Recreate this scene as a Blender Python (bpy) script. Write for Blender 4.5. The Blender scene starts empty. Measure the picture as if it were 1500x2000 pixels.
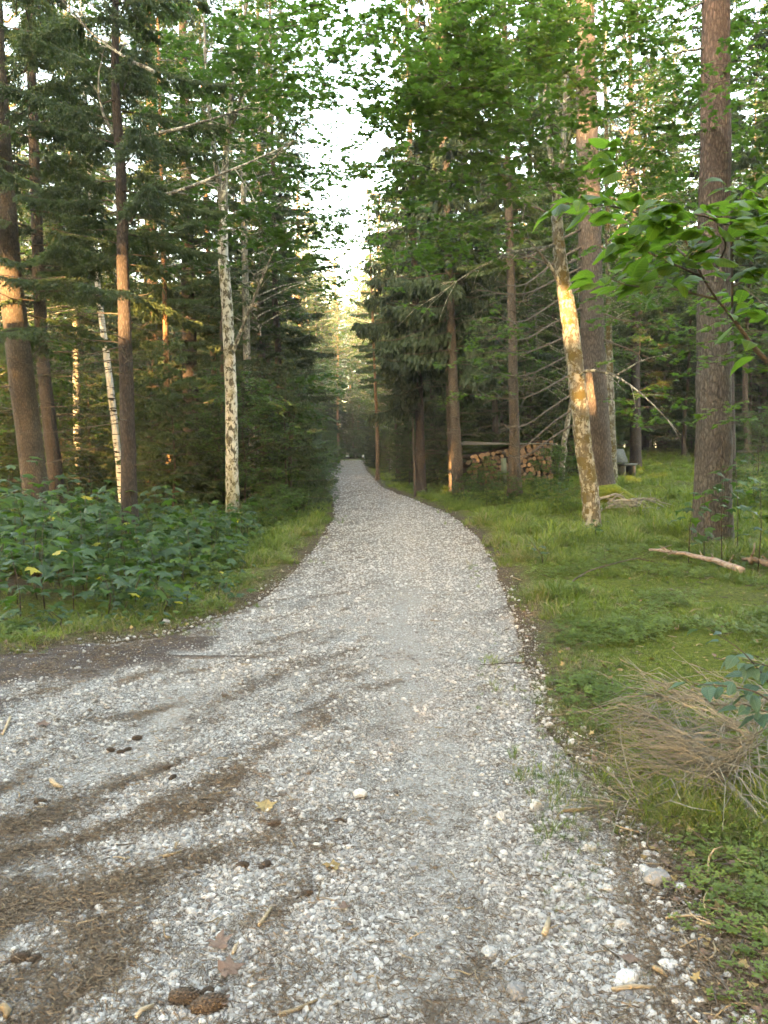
import bpy, math, random
import numpy as np
from mathutils import Vector, Matrix, Euler

# ------------------------------------------------------------------ camera, light, exposure
S = bpy.context.scene
COL = S.collection
CAMZ = 1.6
PITCH = math.atan(125 / 1500)
cam_d = bpy.data.cameras.new('camera'); cam = bpy.data.objects.new('camera', cam_d); COL.objects.link(cam)
cam.location = (0, 0, CAMZ); cam.rotation_euler = (math.radians(90) - PITCH, 0, 0)
cam_d.sensor_fit = 'HORIZONTAL'; cam_d.sensor_width = 36; cam_d.lens = 36; cam_d.clip_end = 2000; cam_d.clip_start = 0.05
S.camera = cam

SUN_EL = math.radians(11)
SUN_AZ = math.radians(-158)          # compass bearing of the sun seen from the path: behind, to the left
SUN_DIR = Vector((math.sin(SUN_AZ) * math.cos(SUN_EL), math.cos(SUN_AZ) * math.cos(SUN_EL), math.sin(SUN_EL)))
w = bpy.data.worlds.new('World'); S.world = w; w.use_nodes = True
nt = w.node_tree; bg = nt.nodes['Background']
sky = nt.nodes.new('ShaderNodeTexSky'); sky.sky_type = 'NISHITA'; sky.sun_disc = False
sky.sun_elevation = SUN_EL; sky.sun_rotation = SUN_AZ; sky.dust_density = 2.0; sky.air_density = 1.0; sky.ozone_density = 1.0
nt.links.new(sky.outputs[0], bg.inputs[0]); bg.inputs[1].default_value = 0.15
sd_ = bpy.data.lights.new('sun', 'SUN'); sd_.energy = 2.4; sd_.angle = math.radians(0.5); sd_.color = (1.0, 0.64, 0.35)
sun = bpy.data.objects.new('sun', sd_); COL.objects.link(sun); sun.location = (0, 0, 60)
sun.rotation_euler = SUN_DIR.to_track_quat('Z', 'Y').to_euler()
S.view_settings.view_transform = 'Standard'; S.view_settings.look = 'None'; S.view_settings.gamma = 1.0
S.view_settings.use_curve_mapping = False
S.view_settings.exposure = 4.75
S.view_settings.use_white_balance = True
S.view_settings.white_balance_temperature = 9600
S.view_settings.white_balance_tint = 10
cy = S.cycles
cy.max_bounces = 6; cy.diffuse_bounces = 4; cy.glossy_bounces = 1; cy.transmission_bounces = 4; cy.transparent_max_bounces = 4
cy.caustics_reflective = False; cy.caustics_refractive = False
cy.use_denoising = True
try:
    cy.denoiser = 'OPENIMAGEDENOISE'; cy.denoising_input_passes = 'RGB_ALBEDO_NORMAL'; cy.denoising_prefilter = 'FAST'
except Exception: pass
cy.sample_clamp_indirect = 6

# ------------------------------------------------------------------ numpy helpers
def rng(seed): return np.random.default_rng(seed)
def ss(a, b, x):
    t = np.clip((np.asarray(x, float) - a) / (b - a), 0, 1); return t * t * (3 - 2 * t)
def _h(ix, iy, s):
    n = (ix.astype(np.int64) * 374761393 + iy.astype(np.int64) * 668265263 + s * 974634777) & 0x7fffffff
    n = ((n ^ (n >> 13)) * 1274126177) & 0x7fffffff
    n = n ^ (n >> 16)
    return (n & 0xffff) / 65535.0
def vnoise(x, y, s=0):
    x = np.asarray(x, float); y = np.asarray(y, float)
    ix = np.floor(x); iy = np.floor(y); fx = x - ix; fy = y - iy
    fx = fx * fx * (3 - 2 * fx); fy = fy * fy * (3 - 2 * fy)
    a = _h(ix, iy, s); b = _h(ix + 1, iy, s); c = _h(ix, iy + 1, s); d = _h(ix + 1, iy + 1, s)
    return (a * (1 - fx) + b * fx) * (1 - fy) + (c * (1 - fx) + d * fx) * fy
def fbm(x, y, s=0, o=4):
    t = 0; a = .5; n = 0
    for k in range(o):
        t = t + a * vnoise(np.asarray(x) * 2 ** k, np.asarray(y) * 2 ** k, s + k * 17); n += a; a *= .5
    return t / n

def H(x, y):
    """height of the forest floor"""
    x = np.asarray(x, float); y = np.asarray(y, float)
    h = 0.50 * ss(13, 24, y) * ss(2.2, 5.5, x)
    h = h + 0.95 * ss(26, 44, y) * ss(5, 13, x)
    h = h + 0.10 * ss(1.2, 3.0, x) * ss(0, 4, y) + 0.05 * (fbm(x * .5, y * .5, 5, 3) - .5) * ss(1.0, 3.0, abs(x + .2))
    h = h + 0.25 * (fbm(x * .12 + 9, y * .12, 8, 2) - .5) * ss(4, 12, abs(x))
    h = h + 0.10 * ss(-2.2, -4.0, x) * ss(7, 10, y)
    return h
_f = np.array([0, math.cos(PITCH), -math.sin(PITCH)]); _u = np.array([0, math.sin(PITCH), math.cos(PITCH)])
def ray(px, py): return _f + (px - 750) / 1500 * np.array([1., 0, 0]) + (1000 - py) / 1500 * _u
def pix(px, py, Y):
    d = ray(px, py); t = Y / d[1]; return np.array([d[0] * t, Y, CAMZ + d[2] * t])
def at(px, py):
    d = ray(px, py); t = np.geomspace(1, 220, 2600); X, Y_, Z = d[0] * t, d[1] * t, CAMZ + d[2] * t
    k = np.argmax(Z <= H(X, Y_)) if (Z <= H(X, Y_)).any() else 2599
    return np.array([X[k], Y_[k], float(H(X[k], Y_[k]))])
def gz(x, y): return float(H(x, y))

# ------------------------------------------------------------------ path outline (world), from ground points
R_E = [at(*p)[:2] for p in [(1330, 2000), (1280, 1850), (1235, 1700), (1190, 1570), (1105, 1465), (1045, 1400), (1025, 1290), (1005, 1210), (985, 1160), (965, 1100), (930, 1045), (875, 1003), (810, 975), (745, 950), (716, 918), (709, 899)]]
L_E = [at(*p)[:2] for p in [(0, 1292), (170, 1262), (340, 1240), (420, 1208), (500, 1178), (565, 1125), (620, 1062), (652, 1015), (652, 975), (630, 945), (634, 925), (660, 906), (667, 899)]]
R_ = [(1.6, -60), (1.5, -10), (1.15, 0.5)] + [tuple(p) for p in R_E] + [(4, 108), (20, 116)]
L_ = [(-2.6, -60), (-2.8, -10), (-3.2, 1.0), (-9, 1.6), (-16, 2.2), (-16, 5.6), (-5, 5.75)] + [tuple(p) for p in L_E] + [(0, 113), (18, 121)]
POLY = np.array(L_ + R_[::-1], float)
def sdist(x, y):
    """signed distance to the path outline, positive on the path"""
    x = np.asarray(x, float); y = np.asarray(y, float); sh = x.shape
    x = x.ravel(); y = y.ravel(); d = np.full(x.shape, 1e9); ins = np.zeros(x.shape, bool)
    n = len(POLY)
    for i in range(n):
        ax, ay = POLY[i]; bx, by = POLY[(i + 1) % n]
        ex, ey = bx - ax, by - ay
        t = np.clip(((x - ax) * ex + (y - ay) * ey) / (ex * ex + ey * ey), 0, 1)
        d = np.minimum(d, (x - ax - t * ex) ** 2 + (y - ay - t * ey) ** 2)
        c = ((ay > y) != (by > y))
        if abs(ey) > 1e-12:
            ins ^= c & (x < ex * (y - ay) / ey + ax)
    return (np.sqrt(d) * np.where(ins, 1, -1)).reshape(sh)

_gX, _gY = np.meshgrid(np.arange(-80, 80, .25), np.arange(-80, 150, .25)); _gS = sdist(_gX, _gY)
def sd1(x, y):
    return float(_gS[min(max(int((y + 80) * 4), 0), _gS.shape[0] - 1), min(max(int((x + 80) * 4), 0), _gS.shape[1] - 1)])
# litter (dark needle drifts) and bare soil on the path, 0..1
def litter(x, y):
    a = 0.62
    u = x * math.cos(a) - y * math.sin(a); v = x * math.sin(a) + y * math.cos(a)
    n = fbm(u * 8.5 + 3.2 * vnoise(x * 1.5, y * 1.5, 3), v * 1.7, 23, 5)
    n2 = fbm(u * 22, v * 10, 31, 4)
    m = .68 * n + .32 * n2 - .03 * ss(.2, 1.0, x)
    left = ss(.8, -.8, x + .02 * y) * .085 - .02 * ss(16, 6, y) + .03 * ss(7, 14, y)
    edge = ss(.35, .0, sdist(x, y)) * .10
    tr = np.exp(-((x - (.12 + .015 * y)) / .30) ** 2) * -.06
    return ss(.542, .76, m + left + edge + tr) * (.55 + .45 * ss(.35, .6, fbm(x * 14, y * 12, 12, 2)))
dirtpts = [at(*p)[:2] for p in [(-60, 1400), (40, 1312), (150, 1290), (260, 1282), (355, 1262)]]
def soil(x, y):
    d = np.full(np.shape(x), 9.)
    for i, (a, r) in enumerate(zip(dirtpts, [.30, .38, .42, .36, .26])):
        d = np.minimum(d, np.hypot((x - a[0]), (y - a[1]) * .9) / r)
    return ss(1.15, .75, d + 1.1 * (fbm(x * 5, y * 5, 77, 4) - .5))
def packed(x, y):
    """smooth compacted fines in the wheel tracks"""
    a = np.exp(-((x - (.14 + .012 * y + .06 * np.sin(y * .7))) / .26) ** 2)
    b = np.exp(-((x + 1.38 - .02 * y) / .24) ** 2) * ss(6.5, 4, y)
    n = fbm(x * 3, y * 1.3, 41, 4)
    return np.clip((a + b) * ss(.24, .54, n) * 1.15, 0, 1)

# ------------------------------------------------------------------ meshes
def mesh(name, V, F=None, mats=(), T=None, fm=None, smooth=False, attrs=None, tm=None):
    """F quads (n,4), T triangles (n,3); fm / tm material indices"""
    me = bpy.data.meshes.new(name)
    V = np.asarray(V, np.float32)
    nf = 0 if F is None else len(F); n3 = 0 if T is None else len(T)
    me.vertices.add(len(V)); me.vertices.foreach_set('co', V.ravel())
    li = []; ls = []; lt = []
    if nf:
        li.append(np.asarray(F, np.int32).ravel()); ls.append(np.arange(nf) * 4); lt.append(np.full(nf, 4))
    if n3:
        li.append(np.asarray(T, np.int32).ravel()); ls.append(nf * 4 + np.arange(n3) * 3); lt.append(np.full(n3, 3))
    li = np.concatenate(li); ls = np.concatenate(ls).astype(np.int32); lt = np.concatenate(lt).astype(np.int32)
    me.loops.add(len(li)); me.loops.foreach_set('vertex_index', li)
    me.polygons.add(len(ls)); me.polygons.foreach_set('loop_start', ls); me.polygons.foreach_set('loop_total', lt)
    mi = np.zeros(len(ls), np.int32)
    if fm is not None and nf: mi[:nf] = fm
    if tm is not None and n3: mi[nf:] = tm
    me.polygons.foreach_set('material_index', mi)
    if smooth: me.polygons.foreach_set('use_smooth', np.ones(len(ls), bool))
    me.update(calc_edges=True)
    for m in mats: me.materials.append(m)
    if attrs:
        for k, a in attrs.items():
            at_ = me.attributes.new(k, 'FLOAT', 'POINT'); at_.data.foreach_set('value', np.asarray(a, np.float32).ravel())
    return me
class MB:
    def __init__(s): s.V = []; s.F = []; s.T = []; s.fm = []; s.tm = []; s.n = 0
    def add(s, V, F=None, T=None, m=0):
        V = np.asarray(V, float).reshape(-1, 3)
        if F is not None and len(F): s.F.append(np.asarray(F) + s.n); s.fm.append(np.full(len(F), m))
        if T is not None and len(T): s.T.append(np.asarray(T) + s.n); s.tm.append(np.full(len(T), m))
        s.V.append(V); s.n += len(V); return s
    def tube(s, P, R, k=6, m=0, cap=True, rg=None, bump=0.0):
        P = np.asarray(P, float); n = len(P); R = np.broadcast_to(np.asarray(R, float), (n,))
        t = np.gradient(P, axis=0); t /= np.linalg.norm(t, axis=1)[:, None] + 1e-9
        ref = np.array([0, 0, 1.]) if abs(t[:, 2]).mean() < .8 else np.array([0, 1., 0])
        a = np.cross(t, ref); a /= np.linalg.norm(a, axis=1)[:, None] + 1e-9
        b = np.cross(t, a)
        th = np.arange(k) / k * 2 * math.pi
        rr = R[:, None] * np.ones(k)
        if rg is not None and bump: rr = rr * (1 + bump * (rg.random((n, k)) - .5))
        V = P[:, None] + rr[..., None] * (np.cos(th)[None, :, None] * a[:, None] + np.sin(th)[None, :, None] * b[:, None])
        i = np.arange(n - 1)[:, None] * k; j = np.arange(k)[None]; j2 = (j + 1) % k
        F = np.stack([i + j, i + j2, i + k + j2, i + k + j], -1).reshape(-1, 4)
        Vv = V.reshape(-1, 3)
        if cap:
            Vv = np.vstack([Vv, P[:1], P[-1:]]); c0 = n * k
            jj = np.arange(k); T = np.vstack([np.stack([np.full(k, c0), (jj + 1) % k, jj], -1), np.stack([np.full(k, c0 + 1), (n - 1) * k + jj, (n - 1) * k + (jj + 1) % k], -1)])
            return s.add(Vv, F, T, m)
        return s.add(Vv, F, None, m)
    def box(s, c, d, R=None, m=0, bevel=.12):
        d = np.asarray(d, float) / 2
        v = np.array([[x, y, z] for x in (-1, 1) for y in (-1, 1) for z in (-1, 1)], float) * d
        if R is not None: v = v @ np.array(R).T
        F = [(0, 1, 3, 2), (4, 6, 7, 5), (0, 4, 5, 1), (2, 3, 7, 6), (0, 2, 6, 4), (1, 5, 7, 3)]
        return s.add(v + np.asarray(c, float), F, None, m)
    def me(s, name, mats, smooth=False):
        return mesh(name, np.concatenate(s.V), np.concatenate(s.F) if s.F else None, mats, np.concatenate(s.T) if s.T else None,
                    np.concatenate(s.fm) if s.fm else None, smooth, None, np.concatenate(s.tm) if s.tm else None)

# ------------------------------------------------------------------ objects
def obj(name, me, parent=None, loc=(0, 0, 0), rot=(0, 0, 0), scale=1, **kw):
    o = bpy.data.objects.new(name, me); COL.objects.link(o)
    if parent is not None: o.parent = parent
    o.location = [float(v) for v in loc]; o.rotation_euler = [float(v) for v in rot]
    o.scale = (scale,) * 3 if np.isscalar(scale) else [float(v) for v in scale]
    for k, v in kw.items(): o[k] = v
    return o
def thing(name, label, cat, loc=(0, 0, 0), rot=(0, 0, 0), scale=1, group=None):
    o = obj(name, None, None, loc, rot, scale, label=label, category=cat)
    if group: o['group'] = group
    return o

# ------------------------------------------------------------------ materials
def newmat(name):
    m = bpy.data.materials.new(name); m.use_nodes = True; t = m.node_tree
    return m, t, t.nodes['Principled BSDF'], t.nodes['Material Output']
class N:
    def __init__(s, t): s.t = t
    def __call__(s, typ, ins=None, **kw):
        n = s.t.nodes.new('ShaderNode' + typ)
        for k, v in kw.items(): setattr(n, k, v)
        for k, v in (ins or {}).items():
            if hasattr(v, 'is_output') or isinstance(v, bpy.types.NodeSocket): s.t.links.new(v, n.inputs[k])
            else: n.inputs[k].default_value = v
        return n
    def ramp(s, fac, stops, interp='LINEAR'):
        n = s.t.nodes.new('ShaderNodeValToRGB'); s.t.links.new(fac, n.inputs[0]); r = n.color_ramp; r.interpolation = interp
        while len(r.elements) < len(stops): r.elements.new(.5)
        for e, (p, c) in zip(r.elements, stops):
            e.position = p; e.color = (*c, 1) if len(c) == 3 else c
        return n.outputs[0]
    def mix(s, fac, a, b, blend='MIX'):
        n = s.t.nodes.new('ShaderNodeMix'); n.data_type = 'RGBA'; n.blend_type = blend
        for k, v in ((0, fac), (6, a), (7, b)):
            if isinstance(v, bpy.types.NodeSocket): s.t.links.new(v, n.inputs[k])
            else: n.inputs[k].default_value = (*v, 1) if (not np.isscalar(v) and len(v) == 3) else v
        return n.outputs[2]
    def math(s, op, a, b=0.0, clamp=False):
        n = s.t.nodes.new('ShaderNodeMath'); n.operation = op; n.use_clamp = clamp
        for k, v in ((0, a), (1, b)):
            if isinstance(v, bpy.types.NodeSocket): s.t.links.new(v, n.inputs[k])
            else: n.inputs[k].default_value = v
        return n.outputs[0]

def foliage_mat(name, c1, c2, c3=None, trans=.3, rough=.55, scale=.6, spec=.3, veins=False):
    m, t, p, out = newmat(name); n = N(t)
    geo = n('NewGeometry'); oi = n('ObjectInfo'); tc = n('TexCoord')
    noi = n('TexNoise', {'Vector': geo.outputs['Position'], 'Scale': scale, 'Detail': 2.0})
    fine = n('TexNoise', {'Vector': geo.outputs['Position'], 'Scale': 9.0, 'Detail': 1.0})
    f = n.math('ADD', n.math('MULTIPLY', noi.outputs[0], .55), n.math('MULTIPLY', fine.outputs[0], .35))
    f = n.math('ADD', f, n.math('MULTIPLY', n.math('SUBTRACT', oi.outputs['Random'], .5), .35))
    col = n.ramp(f, [(.3, c1), (.62, c2)] + ([(.8, c3)] if c3 else []))
    if veins:
        sp = n('SeparateXYZ', {0: tc.outputs['Object']}); ax_ = n.math('ABSOLUTE', sp.outputs[0])
        wv = n.math('SINE', n.math('MULTIPLY', n.math('SUBTRACT', sp.outputs[1], n.math('MULTIPLY', ax_, .9)), 52.0))
        vm = n.math('MAXIMUM', n.ramp(ax_, [(.0, (1, 1, 1)), (.035, (0, 0, 0))]), n.math('MULTIPLY', n.ramp(wv, [(.72, (0, 0, 0)), (1.0, (1, 1, 1))]), .55))
        blot = n('TexNoise', {'Vector': tc.outputs['Object'], 'Scale': 5.0, 'Detail': 4.0})
        col = n.mix(n.math('MULTIPLY', blot.outputs[0], .5), col, n.mix(1.0, col, (.55, .6, .55), 'MULTIPLY'))
        col = n.mix(n.math('MULTIPLY', vm, .55), col, n.mix(1.0, col, (2.0, 1.7, 1.8), 'MULTIPLY'))
        bp = n('Bump', {'Height': n.math('SUBTRACT', 1.0, vm), 'Strength': .5, 'Distance': .01}); t.links.new(bp.outputs[0], p.inputs['Normal'])
    t.links.new(col, p.inputs['Base Color']); p.inputs['Roughness'].default_value = rough
    p.inputs['Specular IOR Level'].default_value = spec
    tr = n('BsdfTranslucent'); t.links.new(n.mix(.5, col, n.mix(1.0, col, (1.6, 1.9, .7), 'MULTIPLY')), tr.inputs[0])
    mx = n('MixShader', {0: trans}); t.links.new(p.outputs[0], mx.inputs[1]); t.links.new(tr.outputs[0], mx.inputs[2])
    t.links.new(mx.outputs[0], out.inputs[0]); return m

def bark_mat(name, dark, light, sx=14, sz=3.5, bump=.6, top=None, top_z=(3.5, 8), lichen=None, lich_amt=.5, moss=None, moss_z=None, plates=True, lens=False):
    m, t, p, out = newmat(name); n = N(t); tc = n('TexCoord')
    mp = n('Mapping', {'Vector': tc.outputs['Object'], 'Scale': (sx, sx, sz)})
    wob = n('TexNoise', {'Vector': mp.outputs[0], 'Scale': .6, 'Detail': 3.0})
    wob2 = n('TexNoise', {'Vector': mp.outputs[0], 'Scale': 2.6, 'Detail': 4.0, 'Roughness': .7})
    vec = n.mix(.9, n.mix(1.0, mp.outputs[0], wob.outputs[1], 'ADD'), wob2.outputs[1], 'ADD')
    vo = n('TexVoronoi', {'Vector': vec, 'Scale': 1.0}, feature='DISTANCE_TO_EDGE')
    no = n('TexNoise', {'Vector': mp.outputs[0], 'Scale': 1.3, 'Detail': 6.0, 'Roughness': .65})
    big = n('TexNoise', {'Vector': tc.outputs['Object'], 'Scale': 1.7, 'Detail': 3.0})
    h = n.ramp(vo.outputs[0], [(0.0, (0, 0, 0)), (.30, (1, 1, 1))]) if plates else no.outputs[0]
    f = n.math('ADD', n.math('MULTIPLY', no.outputs[0], .6), n.math('MULTIPLY', big.outputs[0], .4))
    base = n.ramp(f, [(.34, dark), (.64, light)])
    if top:
        sep = n('SeparateXYZ', {0: tc.outputs['Object']})
        g = n('MapRange', {'Value': n.math('ADD', sep.outputs[2], n.math('MULTIPLY', big.outputs[0], 2.0)), 'From Min': top_z[0], 'From Max': top_z[1]})
        base = n.mix(g.outputs[0], base, n.ramp(f, [(.34, tuple(c * .62 for c in top)), (.64, top)]))
    if plates: base = n.mix(n.math('MULTIPLY', n.math('SUBTRACT', 1.0, h), .55), base, tuple(c * .35 for c in dark))
    if lens:
        ln = n('TexNoise', {'Vector': n('Mapping', {'Vector': tc.outputs['Object'], 'Scale': (3, 3, 26)}).outputs[0], 'Scale': 1.0, 'Detail': 3.0})
        base = n.mix(n.ramp(ln.outputs[0], [(.58, (0, 0, 0)), (.64, (1, 1, 1))]), base, (.04, .035, .03))
    if lichen:
        ln = n('TexNoise', {'Vector': n('Mapping', {'Vector': tc.outputs['Object'], 'Scale': (1, 1, .6)}).outputs[0], 'Scale': 11.0, 'Detail': 6.0, 'Roughness': .7, 'Distortion': .4})
        a = 1 - lich_amt
        base = n.mix(n.ramp(ln.outputs[0], [(a * .5 + .22, (0, 0, 0)), (a * .5 + .27, (1, 1, 1))]), base, lichen)
    if moss:
        mn = n('TexNoise', {'Vector': tc.outputs['Object'], 'Scale': 4.5, 'Detail': 5.0, 'Roughness': .7})
        mf = n.ramp(mn.outputs[0], [(.5, (0, 0, 0)), (.58, (1, 1, 1))])
        if moss_z:
            sep = n('SeparateXYZ', {0: tc.outputs['Object']})
            g = n('MapRange', {'Value': n.math('ADD', sep.outputs[2], n.math('MULTIPLY', mn.outputs[0], 1.2)), 'From Min': moss_z[1], 'From Max': moss_z[0]})
            mf = n.math('MAXIMUM', n.math('MULTIPLY', mf, .5), g.outputs[0])
        base = n.mix(mf, base, moss)
    t.links.new(base, p.inputs['Base Color']); p.inputs['Roughness'].default_value = .9
    p.inputs['Specular IOR Level'].default_value = .15
    hh = n.math('ADD', n.math('MULTIPLY', h, .7), n.math('MULTIPLY', no.outputs[0], .6))
    b = n('Bump', {'Height': hh, 'Strength': bump, 'Distance': .03}); t.links.new(b.outputs[0], p.inputs['Normal'])
    return m
def plain_mat(name, c1, c2, scale=6, rough=.85, bump=.3, spec=.2, rnd=0.0, stretch=(1, 1, 1), obj_coord=True):
    m, t, p, out = newmat(name); n = N(t); tc = n('TexCoord'); oi = n('ObjectInfo')
    mp = n('Mapping', {'Vector': tc.outputs['Object'], 'Scale': stretch})
    no = n('TexNoise', {'Vector': mp.outputs[0], 'Scale': scale, 'Detail': 5.0, 'Roughness': .6})
    f = no.outputs[0]
    if rnd: f = n.math('ADD', f, n.math('MULTIPLY', n.math('SUBTRACT', oi.outputs['Random'], .5), rnd))
    t.links.new(n.ramp(f, [(.3, c1), (.7, c2)]), p.inputs['Base Color'])
    p.inputs['Roughness'].default_value = rough; p.inputs['Specular IOR Level'].default_value = spec
    b = n('Bump', {'Height': no.outputs[0], 'Strength': bump, 'Distance': .01}); t.links.new(b.outputs[0], p.inputs['Normal'])
    return m

M = {}
M['spruce'] = foliage_mat('spruce_needles', (.036, .055, .026), (.076, .114, .046), (.125, .170, .060), trans=.3)
M['spruce_dark'] = foliage_mat('dark_spruce_needles', (.024, .042, .021), (.050, .083, .036), trans=.2)
M['pine'] = foliage_mat('pine_needles', (.045, .075, .04), (.085, .125, .06), trans=.25)
M['maple'] = foliage_mat('maple_leaf', (.040, .085, .022), (.075, .150, .035), (.12, .20, .05), trans=.45, scale=1.5)
M['beech'] = foliage_mat('glossy_leaf', (.065, .13, .024), (.13, .24, .04), trans=.55, rough=.42, scale=3, spec=.4, veins=True)
M['sapling'] = foliage_mat('sapling_leaf', (.040, .085, .042), (.070, .135, .062), (.12, .19, .06), trans=.3, scale=2, rough=.5, veins=True)
M['bluegreen'] = foliage_mat('blue_green_leaf', (.055, .115, .075), (.085, .16, .105), trans=.25, scale=4, rough=.45, veins=True)
M['yellow'] = foliage_mat('yellowing_leaf', (.35, .30, .05), (.45, .42, .08), trans=.35)
M['grass'] = foliage_mat('grass_blade', (.085, .135, .028), (.20, .255, .055), (.38, .35, .14), trans=.35, scale=1.0)
M['drygrass'] = foliage_mat('dry_grass', (.22, .19, .10), (.36, .31, .17), trans=.3)
M['herb'] = foliage_mat('herb_leaf', (.09, .14, .032), (.165, .235, .055), (.27, .32, .08), trans=.35, scale=1.2)
M['twig'] = plain_mat('dead_twig', (.06, .048, .038), (.15, .125, .10), 12)
M['brushwood'] = plain_mat('dry_brushwood', (.14, .13, .105), (.38, .36, .305), 12)
M['wood_dark'] = plain_mat('branch_wood', (.045, .035, .028), (.11, .09, .07), 14)
M['wood_grey'] = bark_mat('grey_branch_bark', (.07, .07, .06), (.19, .185, .16), 20, 8, lichen=(.42, .42, .36), lich_amt=.45, plates=False)
M['bark_red'] = bark_mat('spruce_bark', (.050, .043, .039), (.118, .098, .087), 34, 12, .7)
M['bark_brown'] = bark_mat('brown_bark', (.070, .058, .047), (.155, .128, .102), 34, 14, .6)
M['bark_pine'] = bark_mat('pine_bark', (.088, .081, .076), (.225, .208, .195), 24, 7.5, 1.0, top=(.33, .215, .17), top_z=(5.0, 9.0))
M['bark_pine_dark'] = bark_mat('dark_pine_bark', (.085, .072, .063), (.21, .18, .16), 24, 6.5, 1.0, top=(.22, .185, .16), top_z=(7, 12))
M['bark_orange'] = bark_mat('orange_pine_bark', (.13, .09, .06), (.28, .19, .12), 20, 8, .6, top=(.42, .24, .14), top_z=(3, 6))
M['bark_maple'] = bark_mat('lichened_maple_bark', (.075, .07, .055), (.17, .155, .12), 16, 9, .5, lichen=(.32, .315, .275), lich_amt=.47, moss=(.115, .095, .04), plates=False)
M['bark_maple_white'] = bark_mat('white_lichened_bark', (.055, .055, .045), (.13, .125, .10), 16, 9, .5, lichen=(.50, .51, .47), lich_amt=.52, moss=(.13, .12, .04), moss_z=(.4, 2.2), plates=False)
M['bark_grey'] = bark_mat('grey_bark', (.11, .105, .09), (.25, .24, .20), 16, 9, .4, lichen=(.40, .40, .34), lich_amt=.40, plates=False)
M['bark_birch'] = bark_mat('birch_bark', (.45, .43, .39), (.68, .66, .61), 6, 12, .3, plates=False, lens=True)
M['moss'] = plain_mat('moss', (.07, .10, .015), (.16, .20, .03), 14, bump=1.0)
M['cone'] = plain_mat('pine_cone_scales', (.05, .036, .027), (.19, .14, .105), 14, bump=1.0)
M['deadleaf'] = plain_mat('dry_leaf', (.22, .15, .07), (.42, .31, .15), 20, rnd=.3)
M['redleaf'] = plain_mat('reddish_dry_leaf', (.14, .085, .065), (.26, .18, .14), 20)
M['chip'] = plain_mat('wood_chip', (.24, .17, .10), (.46, .36, .25), 30, rnd=.4, stretch=(1, 6, 6))
M['logend'] = plain_mat('cut_wood', (.13, .085, .06), (.26, .18, .125), 10, rnd=.4)
M['deadbark'] = plain_mat('stripped_wood', (.20, .14, .11), (.42, .34, .28), 7, stretch=(1, 3, 3))
M['oldwood'] = plain_mat('weathered_wood', (.10, .105, .095), (.24, .25, .23), 5, stretch=(1, 12, 12))
M['benchwood'] = plain_mat('dark_bench_wood', (.05, .055, .05), (.12, .125, .115), 5, stretch=(1, 10, 10))
M['greenwood'] = plain_mat('algae_covered_wood', (.10, .13, .09), (.20, .24, .17), 5, stretch=(10, 10, 1))

def stone_mat():
    m, t, p, out = newmat('limestone_pebble'); n = N(t); tc = n('TexCoord'); oi = n('ObjectInfo')
    no = n('TexNoise', {'Vector': tc.outputs['Object'], 'Scale': 3.0, 'Detail': 5.0})
    base = n.ramp(oi.outputs['Random'], [(0.0, (.15, .12, .10)), (.08, (.26, .245, .24)), (.22, (.38, .365, .35)), (.5, (.53, .505, .475)), (.8, (.66, .635, .60)), (1.0, (.79, .765, .73))])
    base = n.mix(n.ramp(no.outputs[0], [(.35, (.30, .30, .30)), (.6, (0, 0, 0))]), base, (.30, .27, .24))
    t.links.new(base, p.inputs['Base Color']); p.inputs['Roughness'].default_value = .75; p.inputs['Specular IOR Level'].default_value = .25
    b = n('Bump', {'Height': no.outputs[0], 'Strength': .5, 'Distance': .1}); t.links.new(b.outputs[0], p.inputs['Normal'])
    return m
M['stone'] = stone_mat()

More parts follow.
